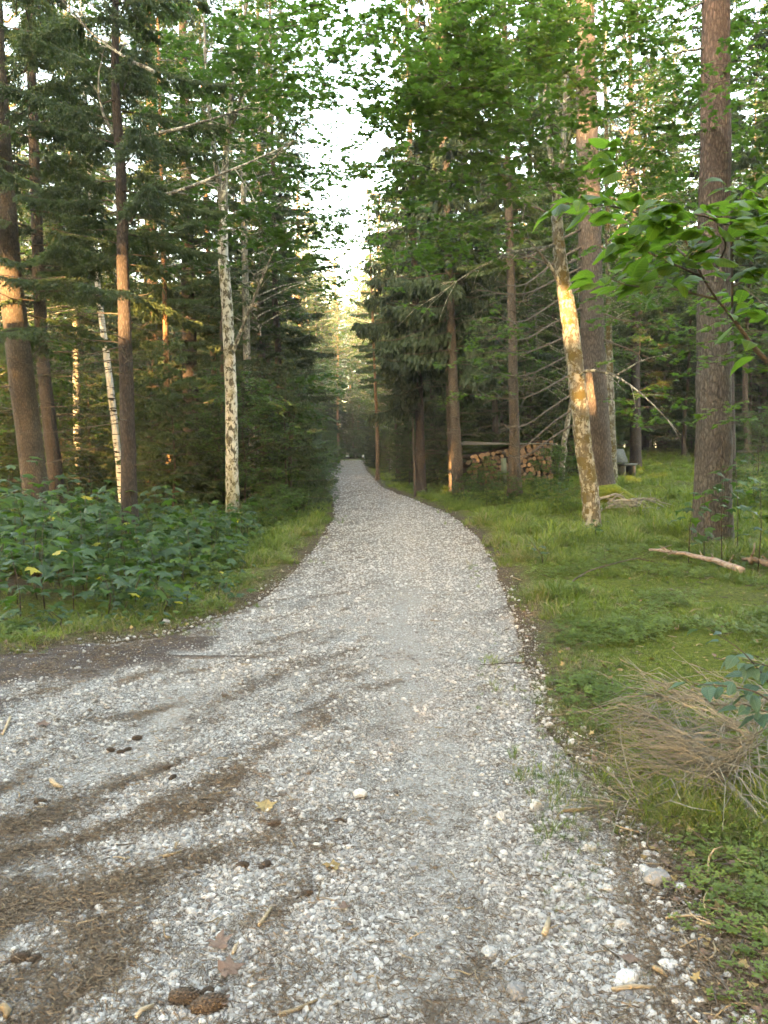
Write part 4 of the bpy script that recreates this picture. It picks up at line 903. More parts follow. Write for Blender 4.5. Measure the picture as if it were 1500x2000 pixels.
# ------------------------------------------------------------------ forest fill
r = rng(42)
placed = [(a, b) for a, b, c in NOTRUNK]
def try_tree(kind, x, y, sc, mind):
    if any((x - a) ** 2 + (y - b) ** 2 < mind ** 2 for a, b in placed): return False
    cl = sd1(x, y)
    need = {'tall': 1.7, 'tall_bare': 1.6, 'hanging': 1.6, 'mid': 1.5, 'young': .9, 'pine': 1.6, 'broad': 1.8, 'broad_low': 1.0, 'shrub': .35}[kind]
    if -cl < need * min(sc, 1.1): return False
    for p, r_ in PATCH:           # keep trunks out of the sun gaps
        q = np.array([x, y]) - np.array(p)[:2]; d2 = SD[:2] / np.linalg.norm(SD[:2]); al = q @ d2
        if al > .3 and abs(q[0] * d2[1] - q[1] * d2[0]) < r_ * .6 + .2 and p.z + al * math.tan(SUN_EL) < CHT[kind] * sc * .9: return False
    placed.append((x, y)); lb_, gr_ = side_label(kind, x, y) if y > 13 else ('tall forest tree standing beyond the edge of the view', 'forest trees beyond the edge of the view')
    tree(kind, x, y, sc, r.uniform(0, 6.28), lb_, gr_, light=y < 13); return True
def clear_view(x, y):
    """keep the seen foreground (clearing with the pine, bench and woodpile) free of fill trees"""
    px_ = 750 + 1500 * x / y
    if px_ > 840 and y < 24: return False
    if px_ > 1160 and y < 33: return False
    if px_ < 640 and y < 17: return False
    return True
cnt = 0
SIDE = {}
def side_label(kind, x, y):
    nm, cat, lb, gr = KIND[kind]; sdn = 'left' if x < -.06 * y else 'right'
    dep = 'behind the first trunks' if y < 27 else ('well back' if y < 45 else 'far back')
    a = lb.replace(' in the forest', '').replace(' with a long bare trunk and dead twigs', ' with bare trunk').replace('with green boughs and thin dead lower twigs', 'with green boughs').replace(' with boughs down to the ground', ' leafed to the ground').replace(' with an orange trunk and a high open crown', ' with orange trunk').replace('grey-stemmed broadleaf tree with layered green leaves', 'grey-stemmed broadleaf tree').replace(' growing on the shaded forest floor', '').replace(' among the trunks', '').replace(' standing under the spruces', '')
    return f'{a}, {dep} {sdn} of the path', f'{gr}, {dep}, {sdn} side'
for i in range(7000):                                   # in view, ahead
    y = 14 + 62 * r.random() ** 1.1; x = r.uniform(-.60, .60) * y
    if not clear_view(x, y): continue
    left = x < 0
    k = r.choice(['tall', 'tall_bare', 'hanging', 'mid', 'young', 'pine', 'broad', 'broad_low'], p=[.24, .12, .10, .22, .10, .05, .10, .07] if left else [.20, .12, .20, .18, .10, .05, .10, .05])
    sc = r.uniform(.75, 1.12); md = {'mid': 1.7, 'young': 1.2, 'broad_low': 1.2}.get(k, 1.95) * (1 + .005 * y)
    if y < 26 and k in ('mid',): sc *= .8
    if try_tree(k, x, y, sc, md): cnt += 1
    if cnt > 390: break
for i in range(420):                                    # close the view behind the thick pine and above the clearing
    y = r.uniform(33, 60); x = y * r.uniform(.28, .58)
    try_tree(r.choice(['tall', 'broad', 'hanging', 'mid']), x, y, r.uniform(.9, 1.25), 1.7)
def wood(name, pts):
    """a wood that reads as one mass: crowns and trunks of whole trees set on points"""
    for nm_, lib, tag_ in ((name, CR, 'crowns'), (name + '_trunks', TR, 'trunks')):
        ks = sorted(set(p[0] for p in pts))
        scatter(nm_, [(p[1], p[2], gz(p[1], p[2])) for p in pts], [(0, 0, p[4]) for p in pts], [(p[3],) * 3 for p in pts], [ks.index(p[0]) for p in pts], [lib[k] for k in ks])
def far_pts(n, fx, fy, kinds, pr, md):
    out = []
    for i in range(n):
        y = fy(); x = fx(y); k = r.choice(kinds, p=pr)
        if any((x - a[1]) ** 2 + (y - a[2]) ** 2 < md ** 2 for a in out[-500:]) or -sd1(x, y) < 1.7: continue
        out.append((k, x, y, r.uniform(.8, 1.12), r.uniform(0, 6.28)))
    return out
wood('distant_wood', far_pts(900, lambda y: r.uniform(-.58, .58) * y, lambda: 76 + 50 * r.random(), ['tall', 'hanging', 'mid', 'pine', 'broad'], [.3, .2, .2, .1, .2], 2.1)
     + far_pts(260, lambda y: r.uniform(-24, 16), lambda: r.uniform(110, 136), ['tall', 'broad_low', 'mid', 'pine', 'broad'], [.2, .2, .2, .1, .3], 1.5)
     + [('shrub', -9 + .9 * q_ + .3 * (q_ % 3), 108.5 + (q_ * 7 % 5), 1.9 + .5 * (q_ % 3), q_ * 1.1) for q_ in range(13)] + [('mid', -8 + 1.5 * q_, 114.5 + (q_ % 2), .6, q_) for q_ in range(8)]
     + [(k_, x_, y_, s_, a_) for k_, x_, y_, s_, a_ in [('broad', -6, 113, 1.7, 0), ('pine', -1.5, 118, 1.35, 1), ('broad', -9.5, 110, 1.8, 2), ('tall', -4.0, 122, 1.5, 3), ('pine', -7.5, 119, 1.4, 4), ('broad', 1.5, 116, 1.8, 5), ('tall', -11, 118, 1.4, 1), ('hanging', -2.5, 126, 1.6, 2), ('broad', -5, 127, 2.0, 2), ('tall', -8.5, 128, 1.5, 2.5), ('hanging', .5, 124, 1.5, 2), ('tall', 3.5, 120, 1.4, 2)]])
back = []
for i in range(1500):                                    # behind and beside the viewer: these shade the scene
    y = r.uniform(-80, 13); x = r.choice([-1, 1]) * (4.0 + 28 * r.random())
    if y > 2 and abs(x) < .62 * y + 2.6: continue
    k = r.choice(['tall', 'hanging'], p=[.65, .35]); sc = r.uniform(1.0, 1.35) + .15 * (y < -25)
    if corridor_hit(x, y, CRAD[k] * sc, CHT[k] * sc): try_tree(k, x, y, sc, 2.3)
    elif not any((x - a) ** 2 + (y - b) ** 2 < 2.3 ** 2 for a, b in placed) and -sd1(x, y) > 1.6: placed.append((x, y)); back.append((k, x, y, sc, r.uniform(0, 6.28)))
wood('wood_behind', [(b_[0] + '_light', *b_[1:]) for b_ in back])
print('fill trees', cnt, 'culled', ncull[0])

for k_, x_, y_, s_, lb_ in (('broad', -6.2, 61, 1.55, 'wide-crowned broadleaf tree leaning over the far path from its left'), ('broad', .6, 66, 1.5, 'tall broadleaf tree arching over the far path from its right'),
        ('pine', -8.0, 74, 1.2, 'sunlit pine over the far end of the path at its left'), ('pine', -.6, 80, 1.25, 'sunlit pine over the far end of the path at its right'), ('broad', -8.5, 88, 1.7, 'pale green broadleaf tree where the path ends from view'), ('broad', -1.2, 94, 1.7, 'broadleaf tree right beside the last visible stretch of path')):
    tree(k_, x_, y_, s_, y_ * .7, lb_, 'trees closing over the far path')
# shrubs along both sides of the far path
for i, (px_, py_, k, s_) in enumerate([(640, 905, 'broad_low', .8), (628, 915, 'broad_low', .75), (600, 930, 'shrub', 1.6), (612, 955, 'shrub', 1.2), (590, 945, 'shrub', 1.5), (575, 975, 'shrub', 1.0), (600, 985, 'shrub', .8), (545, 990, 'shrub', 1.0),
        (520, 1010, 'shrub', .8), (560, 1005, 'shrub', .7), (648, 912, 'shrub', 1.5), (632, 925, 'shrub', 1.3), (618, 940, 'shrub', 1.2), (630, 958, 'shrub', .9), (618, 972, 'shrub', .9), (600, 965, 'shrub', 1.2), (575, 955, 'broad_low', .5), (640, 985, 'shrub', .5), (610, 1000, 'shrub', .6), (580, 1020, 'shrub', .55), (540, 1030, 'shrub', .6), (505, 1040, 'shrub', .55), (730, 915, 'young', .7), (760, 925, 'young', .6), (775, 915, 'young', .8), (720, 905, 'shrub', 1.6), (850, 930, 'shrub', 1.2), (870, 950, 'shrub', 1.0), (925, 965, 'shrub', .7), (905, 985, 'shrub', .55),
        (950, 990, 'shrub', .55), (985, 985, 'shrub', .6), (1040, 985, 'shrub', .6), (1075, 960, 'shrub', .9), (1100, 1000, 'shrub', .5), (945, 960, 'shrub', .8), (1060, 930, 'shrub', 1.2), (1110, 945, 'shrub', 1.0), (925, 925, 'broad_low', .45), (955, 920, 'shrub', 1.3), (880, 940, 'shrub', 1.0),
        (1470, 990, 'shrub', .8), (1480, 930, 'broad_low', .6), (1330, 880, 'shrub', 1.2), (1300, 885, 'young', .6), (1380, 885, 'shrub', 1.4), (1460, 890, 'young', .7), (30, 1000, 'young', .55), (180, 990, 'young', .5), (330, 1000, 'young', .5), (420, 1000, 'young', .55)]):
    p = at(px_, py_)
    where = ('far down the path at its left' if py_ < 925 else 'left of the path beyond the lichened maple') if 500 < px_ < 660 else 'under the left trunks' if px_ < 500 else 'far down the path at its right' if px_ < 800 else 'before the woodpile' if px_ < 1000 and py_ < 970 else 'in the grass right of the path' if px_ < 1120 else 'behind the thick pine'
    tree(k, p[0], p[1], s_ * r.uniform(.9, 1.1), r.uniform(0, 6.28), {'shrub': 'low leafy shrub', 'young': 'young bushy spruce', 'broad_low': 'slim leafy sapling'}[k] + (' (taller)' if 0 else '') + ' ' + where, {'shrub': 'leafy shrubs', 'young': 'young spruces', 'broad_low': 'saplings'}[k] + ' ' + where)

# ------------------------------------------------------------------ maple seedlings at the left edge
def seed_label(x, y, h):
    px_ = 750 + 1500 * x / y; d = -sd1(x, y)
    a = 'below the thick leaning trunk' if px_ < 130 else 'between the leaning and the red-brown trunk' if px_ < 215 else 'below the red-brown trunk' if px_ < 300 else 'right of the red-brown trunk' if px_ < 390 else 'near the lichened maple'
    b_ = 'at the grass edge' if d < 1.0 else 'in mid thicket' if d < 2.0 else 'at the back of the thicket'
    c_ = 'tiny' if h < .01 else 'short' if h < .5 else 'tall'
    return f'{c_} maple seedling {b_}, {a}', f'{c_} maple seedlings {b_} {a}'
def seedling(x, y, h, nl, lsz, label, group=None, leaf='maple', rr=None, lean=0):
    rr = rr or r; z = gz(x, y)
    t = thing('maple_seedling', label, 'seedling', (x, y, z), group=group)
    P = np.array([[0, 0, 0], [rr.normal(0, .03), rr.normal(0, .03), h * .5], [rr.normal(lean, .06), rr.normal(0, .06), h]])
    b = MB(); b.tube(P, [.007, .005, .003], 5); obj('stem', b.me('stem', [M['wood_dark']]), t)
    for i in range(nl):
        u = 1 - .78 * (i / nl) * rr.uniform(.7, 1.1); a = i * 1.9 + rr.normal(0, .3); rad = lsz * rr.uniform(.5, 1.3)
        q = np.array([np.interp(u, [0, .5, 1], P[:, c]) for c in range(3)]) + [math.cos(a) * rad, math.sin(a) * rad, rr.uniform(0, .05)]
        obj('leaf', pick('maple_yellow' if rr.random() < .010 else (leaf if rr.random() < .55 else 'maple_light'), rr), t, q, (rr.normal(-.25, .25), rr.normal(0, .25), a - math.pi / 2), lsz * rr.uniform(.7, 1.2))
    return t
r2 = rng(77)
spots = []
for i in range(1200):
    px_ = r2.uniform(-20, 480); py_ = r2.uniform(1040, 1215)
    if px_ > 330 and py_ > 1165 - (px_ - 330) * .4: continue
    p = at(px_, py_)
    if -sdist(np.array([p[0]]), np.array([p[1]]))[0] < .42 or any((p[0] - a) ** 2 + (p[1] - b) ** 2 < .26 ** 2 for a, b in spots): continue
    spots.append((p[0], p[1]))
    if len(spots) >= 125: break
for x, y in spots:
    d = -sdist(np.array([x]), np.array([y]))[0]
    h_ = r2.uniform(.16, .30) + min(d, 3.2) * r2.uniform(.06, .26)
    seedling(x, y, h_, int(r2.integers(10, 17)), r2.uniform(.10, .15) + .025 * min(d, 2.5), *seed_label(x, y, h_), rr=r2)
n0 = 0
for i in range(900):
    px_ = r2.uniform(-20, 470); p = at(px_, r2.uniform(1130, 1235)); d = -sd1(p[0], p[1])
    if not (.35 < d < 1.1) or any((p[0] - a) ** 2 + (p[1] - b) ** 2 < .20 ** 2 for a, b in spots): continue
    spots.append((p[0], p[1])); n0 += 1; seedling(p[0], p[1], r2.uniform(.08, .22), int(r2.integers(5, 9)), r2.uniform(.07, .12), *seed_label(p[0], p[1], 0), rr=r2)
    if n0 > 40: break
for px_, py_, h, n_, s_, lb in ((40, 1085, 1.35, 16, .17, 'tallest maple seedling with pale leaves against the thick leaning trunk'), (470, 1060, .75, 12, .14, 'maple seedling in front of the foot of the lichened maple'),
        (500, 1010, .8, 14, .14, 'maple seedling between the lichened maple and the far path'), (1375, 1092, .95, 13, .16, 'maple seedling with dark leaves before the foot of the thick pine'),
        (1345, 1100, .95, 11, .16, 'maple seedling leaning across the left side of the thick pine'), (1440, 1080, 1.3, 14, .16, 'tall maple seedling just right of the thick pine'), (1480, 1120, 1.1, 14, .15, 'maple seedling at the right edge beyond the fallen branch'),
        (1410, 1106, 1.25, 16, .17, 'tall seedling whose leaves hang across the trunk of the thick pine'), (1165, 1060, .35, 9, .10, 'small seedling at the foot of the leaning lichened maple'),
        (1060, 1105, .3, 9, .09, 'small grey-green seedling in the grass near the path bend'), (1090, 985, .6, 10, .11, 'seedling in the grass left of the leaning lichened maple')):
    p = at(px_, py_); seedling(p[0], p[1], h, n_, s_, lb, rr=r2)

# ------------------------------------------------------------------ overhanging leafy branch at the right
def leafy(t, o, polyl, seed, nleaf, lsz, leaf, srad=.006, side=.05, hang=.3):
    rr = rng(seed)
    for pl in polyl:
        P = np.array([pix(*q) for q in pl]) - o; s0 = np.linspace(0, 1, len(P)); tt_ = np.linspace(0, 1, 12)
        Q = np.stack([np.interp(tt_, s0, P[:, c]) for c in range(3)], -1)
        for c in range(3): Q[1:-1, c] = np.convolve(Q[:, c], [.25, .5, .25], 'valid')
        b = MB(); b.tube(Q, srad * (1 - .75 * tt_), 6); obj('stem', b.me('stem', [M['twig']]), t)
        for i in range(nleaf):
            u = .15 + .85 * (i + rr.random()) / nleaf; q = np.array([np.interp(u, tt_, Q[:, c]) for c in range(3)])
            d = Q[min(int(u * 11) + 1, 11)] - Q[int(u * 11) if u < 1 else 10]; az = math.atan2(d[1], d[0]) + (1 if i % 2 else -1) * rr.uniform(.5, 1.2)
            q = q + np.array([math.cos(az), math.sin(az), 0]) * side * rr.uniform(.3, 1) + rr.normal(0, .012, 3)
            obj('leaf', pick(leaf, rr), t, q, (rr.normal(-hang, .3), rr.normal(0, .35), az - math.pi / 2), lsz * rr.uniform(.5, 1.15))
o = np.array([1.95, 3.3, gz(1.95, 3.3)])
t = thing('leafy_shrub', 'shrub reaching in from the right edge with large glossy oval leaves before the thick pine', 'shrub', o)
Y = 3.0
leafy(t, o, [[(1560, 760, 3.3), (1480, 690, 3.2), (1430, 620, 3.1), (1400, 585, Y)]], 5, 4, .10, 'ovate', .014)
leafy(t, o, [[(1400, 585, Y), (1370, 540, 2.9), (1330, 450, 2.8), (1310, 395, 2.8)], [(1400, 585, Y), (1300, 560, 2.8), (1230, 560, 2.7), (1180, 540, 2.6)], [(1370, 540, 2.9), (1280, 500, 2.8), (1220, 470, 2.8)],
    [(1430, 600, Y), (1430, 500, 2.9), (1425, 420, 2.8), (1450, 380, 2.8)], [(1430, 500, 2.9), (1480, 450, 2.8), (1520, 420, 2.8)], [(1340, 470, 2.8), (1260, 420, 2.8), (1190, 400, 2.7), (1100, 398, 2.6)],
    [(1425, 440, 2.9), (1370, 420, 2.7), (1320, 415, 2.7)], [(1430, 560, 3), (1490, 530, 2.9), (1530, 520, 2.9)], [(1340, 500, 2.9), (1300, 470, 3.0), (1250, 455, 3.1)], [(1400, 520, 2.9), (1420, 480, 2.7), (1400, 440, 2.6)]], 6, 30, .098, 'ovate', .005, .10, .15)
leafy(t, o, [[(1560, 640, 3.4), (1500, 600, 3.5), (1450, 560, 3.6)], [(1560, 420, 3.4), (1480, 380, 3.5), (1430, 350, 3.6)], [(1240, 360, 3.0), (1215, 310, 3.0), (1205, 285, 3.0)]], 8, 16, .10, 'ovate', .004, .09, .15)
o = np.array([2.1, 2.9, gz(2.1, 2.9)])
t = thing('leafy_shrub', 'low sprigs of matt blue-green leaves poking in above the dead brushwood', 'shrub', o)
leafy(t, o, [[(1560, 1420, 2.5), (1500, 1330, 2.5), (1450, 1270, 2.5), (1380, 1225, 2.5)], [(1540, 1400, 2.4), (1480, 1350, 2.4), (1420, 1340, 2.4), (1355, 1335, 2.4)], [(1540, 1330, 2.5), (1500, 1300, 2.5), (1450, 1290, 2.5)], [(1530, 1400, 2.4), (1480, 1385, 2.4), (1440, 1370, 2.4)]], 9, 11, .068, 'ovate_blue', .004, .04, .4)
b = MB(); P1 = pix(1560, 1420, 2.5) - o; b.tube([[0, 0, -.05], P1 * .5 + [0.05, 0, 0], P1], [.008, .007, .005], 6); obj('stem', b.me('stem', [M['twig']]), t)

# ------------------------------------------------------------------ dead spruce brushwood, lower right
def brush():
    rr = rng(15); base = at(1560, 1640); o = np.array([base[0], base[1], base[2]])
    t = thing('dead_spruce_branch', 'grey-brown dead spruce branch with a tangle of dry twigs lying on the grass', 'branch', o)
    tip = at(1225, 1385); 
    a = at(1530, 1660) + [0, 0, .03]; m1 = pix(1420, 1530, 3.3); m2 = pix(1370, 1450, 3.7); e = pix(1260, 1395, 4.2)
    main = np.array([a, m1, m2, e]); tt_ = np.linspace(0, 1, 14); Q = np.stack([np.interp(tt_, np.linspace(0, 1, 4), main[:, c]) for c in range(3)], -1)
    b = MB(); b.tube(Q - o, .019 * (1 - .75 * tt_), 7); obj('stem', b.me('stem', [M['brushwood']]), t)
    sticks = [[pix(1375, 1455, 3.7), pix(1372, 1500, 3.5), at(1378, 1560) + [0, 0, .02]], [pix(1480, 1430, 3.4), pix(1445, 1480, 3.4), pix(1425, 1530, 3.4)], [pix(1560, 1400, 3.3), pix(1440, 1415, 3.6), pix(1350, 1440, 3.9), pix(1275, 1490, 3.9)],
              [pix(1540, 1360, 3.6), pix(1420, 1380, 3.8), pix(1360, 1365, 4.1), pix(1280, 1360, 4.3)], [pix(1390, 1500, 3.5), pix(1320, 1530, 3.5), at(1255, 1600) + [0, 0, .02]]]
    lines = [Q] + [np.stack([np.interp(tt_, np.linspace(0, 1, len(s)), np.array(s)[:, c]) for c in range(3)], -1) for s in sticks]
    for L_ in lines[1:]:
        b = MB(); b.tube(L_ - o, .009 * (1 - .6 * tt_), 5); obj('side_branch', b.me('side_branch', [M['brushwood']]), t)
    b = MB()
    for L_ in lines:
        for k in range(135):
            j = rr.integers(3, 13) if L_ is Q else rr.integers(0, 13); p = L_[j] + (L_[min(j + 1, 13)] - L_[j]) * rr.random()
            az = rr.normal(math.pi * .95, 1.15); l = rr.uniform(.12, .52); d = np.array([math.cos(az), math.sin(az) * .9, rr.normal(.30, .35)]); cv = rr.normal(0, .12); q = [p - o]
            for s_ in (.33, .66, 1): q.append(p - o + d * l * s_ + np.array([0, 0, -.45 * l * s_ ** 2 * rr.uniform(.4, 1.2)]) + np.array([-d[1], d[0], 0]) * cv * s_ ** 2)
            q = np.array(q); q[:, 2] = np.maximum(q[:, 2], .01); b.tube(q, [.0029, .0026, .002, .0012], 3, cap=False)
    obj('twigs', b.me('twigs', [M['brushwood']]), t, kind='stuff')
brush()

# ------------------------------------------------------------------ fallen branches
def fallen(name, label, pts, rad, mat, seed, nsub=6, group=None, up=.02, sublen=.18, cat='branch'):
    rr = rng(seed); P = np.array([(at(p[0], p[1]) + [0, 0, up + (p[2] if len(p) > 2 else 0)]) for p in pts]); o = P[0].copy(); tt_ = np.linspace(0, 1, 14)
    Q = np.stack([np.interp(tt_, np.linspace(0, 1, len(P)), P[:, c]) for c in range(3)], -1) - o; Q[1:-1] += rr.normal(0, rad * .25, (12, 3))
    b = MB(); b.tube(Q, rad * (1 - .6 * tt_), 9, rg=rr, bump=.12)
    for k in range(nsub):
        j = rr.integers(2, 13); d = rr.normal(0, 1, 3); d[2] = abs(d[2]) * .8; d /= np.linalg.norm(d); l = sublen * rr.uniform(.4, 1.4)
        b.tube([Q[j], Q[j] + d * l * .5, Q[j] + d * l + rr.normal(0, .02, 3)], [rad * .3, rad * .22, rad * .12], 4)
    t = obj(name, b.me(name, [M[mat]], smooth=True), None, o, label=label, category=cat)
    if group: t['group'] = group
    return t
fallen('fallen_branch', 'stripped pinkish branch lying in the grass in front of the thick pine', [(1268, 1088, .08), (1330, 1098, .10), (1390, 1112, .10), (1450, 1130, .07)][::-1], .042, 'deadbark' if 'deadbark' in M else 'logend', 1, 10)
fallen('fallen_branch', 'short piece of broken wood in the grass at the right edge behind the seedlings', [(1530, 1128, .08), (1490, 1118, .1), (1450, 1108, .08)], .055, 'logend', 2, 3)
fallen('fallen_branch', 'long thin grey stick arching through the grass before the stripped branch', [(1080, 1165), (1150, 1130, .08), (1240, 1112, .12), (1310, 1108)], .010, 'twig', 3, 10, sublen=.25)
fallen('fallen_branch', 'thin stick across the gravel at the right edge of the path', [(1030, 1299), (990, 1300), (935, 1305)], .007, 'twig', 4, 2, sublen=.05)
for k in range(16):
    rr = rng(600 + k); cx_ = rr.uniform(1185, 1275); cy_ = rr.uniform(996, 1008)
    fallen('fallen_branch', 'bleached stick in the heap of sticks beside the mossy root', [(cx_ - rr.uniform(25, 60), cy_ + rr.uniform(-6, 6), rr.uniform(0, .25)), (cx_, cy_, rr.uniform(0.05, .35)), (cx_ + rr.uniform(25, 60), cy_ + rr.uniform(-6, 6), rr.uniform(0, .2))], rr.uniform(.018, .035), 'brushwood', 620 + k, 2, group='sticks heaped beside the mossy root')
# mossy root / stump
p = at(1195, 992); b = MB(); rr = rng(9)
b.tube(np.array([[-.35, .3, -.1], [-.2, .1, .3], [.05, 0, .38], [.35, -.05, .22], [.75, -.12, .05], [1.0, -.15, -.08]]), [.16, .22, .18, .11, .06, .03], 14, rg=rr, bump=.35)
b.tube(np.array([[.1, 0, .3], [.3, -.3, .12], [.5, -.5, -.05]]), [.12, .08, .04], 8, rg=rr, bump=.25)
t = obj('mossy_root', b.me('mossy_root', [M['moss']], smooth=True), None, p, label='moss-covered root bulging at the foot of the massive dark pine', category='root')

# ------------------------------------------------------------------ woodpile
pc = at(975, 943); base_y = 25.5
def gzz(x): return gz(x, base_y)
x0 = (905 - 750) / 1500 * base_y; x1 = (1062 - 750) / 1500 * base_y
logm = []
for k in range(6):
    rr = rng(700 + k); b = MB(); kk = 10; P = np.array([[0, -.5, 0], [0, -.17, .005], [0, .17, -.005], [0, .5, 0]]); sq = 1 + .14 * rr.normal(size=kk)
    th = np.arange(kk) / kk * 6.283; ring = np.stack([np.cos(th) * sq, 0 * th, np.sin(th) * sq], -1)
    V = np.concatenate([P[i] + ring * [1, 1, 1] for i in range(4)]); F = []
    for i in range(3):
        for j in range(kk): F.append((i * kk + j, i * kk + (j + 1) % kk, (i + 1) * kk + (j + 1) % kk, (i + 1) * kk + j))
    b.add(V, F, None, 0)
    for e, sg in ((0, 1), (3, -1)):
        V2 = np.vstack([P[e] + ring * .97 + [0, -.004 * sg, 0], P[e] + [0, -.006 * sg, 0]]); b.add(V2, None, [(kk, j, (j + 1) % kk) if sg > 0 else (kk, (j + 1) % kk, j) for j in range(kk)], 1)
    logm.append(b.me('firewood_log', [M['bark_red'], M['logend']]))
rr = rng(17); zrow = 0; row = 0
while zrow < 1.15:
    x = x0 + .08 * (row % 2); 
    while x < x1:
        rad = rr.uniform(.055, .105)
        if not (row > 7 and rr.random() < .1):
            obj('firewood_log', logm[rr.integers(0, 6)], None, (x + rad, base_y + rr.normal(0, .03), gzz(x) + .09 + zrow + rr.normal(0, .01)), (0, rr.uniform(0, 6.28), rr.normal(.12, .03)), (rad, 1, rad),
                label='split firewood log with its cut end showing in the woodpile', category='log', group='logs stacked in the woodpile')
        x += rad * 2 + .006
    zrow += .155; row += 1
for k in range(4):
    b = MB(); b.box((0, 0, 0), (x1 - x0 + .3 + .2 * (k % 2), .26, .03)); 
    obj('roof_board', b.me('roof_board', [M['oldwood']]), None, ((x0 + x1) / 2 + .1 * k, base_y - .42 + .29 * k, gzz((x0 + x1) / 2) + 1.36 + .02 * (k % 2)), (.04, -.01 + .015 * k, .0 + .02 * k), label='weathered grey board laid over the top of the woodpile', category='board', group='boards covering the woodpile')
for k in range(3):
    b = MB(); b.box((0, 0, 0), (1.9, .2, .03)); q = pix(1150, 880 + 5 * k, 27)
    obj('roof_board', b.me('roof_board', [M['oldwood']]), None, (q[0] - .6, q[1] + .25 * k, q[2]), (.03, .02 * k, .04 * k - .05), label='pale board resting on the dark stack right of the woodpile', category='board', group='boards right of the woodpile')
q = at(1110, 925)
t = obj('timber_stack', None, None, (q[0] - .6, 27, gz(q[0], 27)), label='dark stack of squared timber in shade right of the woodpile', category='timber stack')
for k in range(6):
    b = MB(); b.box((0, 0, 0), (1.7, .45, .13)); obj('timber', b.me('timber', [M['benchwood']]), t, (.02 * k, .05 * (k % 2), .08 + .145 * k), (0, .01 * k, .04 * (k % 3)))
q = at(985, 950); b = MB(); b.box((0, 0, .45), (.17, .04, .95)); obj('plank', b.me('plank', [M['greenwood']]), None, (q[0], q[1], q[2]), (.15, -.08, .1), label='greenish upright plank leaning beside the slim brown spruce', category='plank')
fallen('leaning_pole', 'pale thin pole leaning against the front of the woodpile', [(917, 950), (930, 945, .45), (947, 945, .95)], .03, 'brushwood', 31, 0, cat='pole')

# ------------------------------------------------------------------ bench
q = pix(1222, 926, 27.5); z = gz(q[0], 27.5)
t = thing('bench', 'dark weathered wooden bench seen from its end on the grassy rise', 'bench', (q[0], 27.5, z), (0, 0, math.radians(52)))
b = MB(); b.box((0, 0, .42), (1.3, .38, .06)); obj('seat', b.me('seat', [M['benchwood']]), t)
b = MB(); b.box((0, .0, 0), (1.3, .05, .52)); obj('backrest', b.me('backrest', [M['benchwood']]), t, (0, .27, .72), (-.38, 0, 0))
for sx in (-.5, .5):
    b = MB(); b.box((0, 0, .19), (.12, .32, .40)); obj('leg', b.me('leg', [M['benchwood']]), t, (sx, 0, 0))
    b = MB(); b.box((0, 0, 0), (.08, .06, .8)); obj('back_support', b.me('back_support', [M['benchwood']]), t, (sx, .30, .55), (-.38, 0, 0))

# ------------------------------------------------------------------ small single things on the path
def on_path(px_, py_):
    d = ray(px_, py_); t_ = np.geomspace(1.5, 40, 3000); X, Y_, Z = d[0] * t_, d[1] * t_, CAMZ + d[2] * t_
    k = np.argmax(Z <= np.where(sdist(X, Y_) > 0, path_z(X, Y_), ground_z(X, Y_))); return np.array([X[k], Y_[k], Z[k]])
for k, (px_, py_, w_, lb) in enumerate([(1287, 1725, 52, 'largest white rounded stone at the lower right grass edge'), (1263, 1712, 34, 'pale stone touching the largest white stone at the grass edge'), (1332, 1735, 26, 'small white stone half sunk right of the largest stone'),
        (1185, 1740, 26, 'light stone on the gravel left of the largest white stone'), (1152, 1658, 26, 'white egg-shaped stone near the tufts of grass'), (703, 1556, 28, 'blue-grey stone in the middle of the gravel'), (1010, 1944, 40, 'pale oval stone at the bottom of the path'),
        (325, 1218, 20, 'white stone on the moss at the left path edge'), (1045, 1580, 34, 'white stone below the bend of the right grass edge'), (1010, 1225, 10, 'small white stone on the grass edge past the bend'), (1042, 1228, 13, 'white pebble lying in the moss right of the path'),
        (1215, 1810, 30, 'round grey stone beside dark soil near the grass'), (955, 1867, 34, 'large angular pale stone in the lower middle of the gravel'), (1225, 1915, 38, 'cream stone at the edge of the soil, lower right'), (978, 1600, 26, 'grey-blue stone in the right half of the gravel'),
        (625, 1720, 20, 'white stone near the two cones in the lower middle'), (1300, 1890, 30, 'white stone among sprouts at the lower right')]):
    p = on_path(px_, py_); s_ = w_ / 2 / 1500 * np.linalg.norm(p - [0, 0, CAMZ])
    obj('stone', pebble_mesh(800 + k, 3), None, p + [0, 0, s_ * .3], (0, 0, k * 1.7), s_, label=lb, category='stone')
def cone_mesh():
    b = MB(); V, T = [], []; n = 15; b.tube(np.array([[0, 0, 0], [.3, 0, 0], [.6, 0, 0], [.9, 0, 0], [1, 0, 0]]), [.12, .24, .25, .14, .03], 9)
    for i in range(n):
        for j in range(8):
            a = j / 8 * 6.283 + i * .4; u = .04 + .92 * i / n; rd = np.interp(u, [0, .3, .6, .9, 1], [.12, .24, .25, .14, .03])
            c = np.array([u, math.cos(a) * rd, math.sin(a) * rd]); nrm = np.array([.3, math.cos(a), math.sin(a)]); tg = np.array([0, -math.sin(a), math.cos(a)])
            b.add([c - tg * .075 - [.03, 0, 0], c + tg * .075 - [.03, 0, 0], c + nrm * .06 + [.09, 0, 0]], None, [(0, 1, 2)], 0)
    return b.me('cone', [M['cone']])
cm_ = cone_mesh()
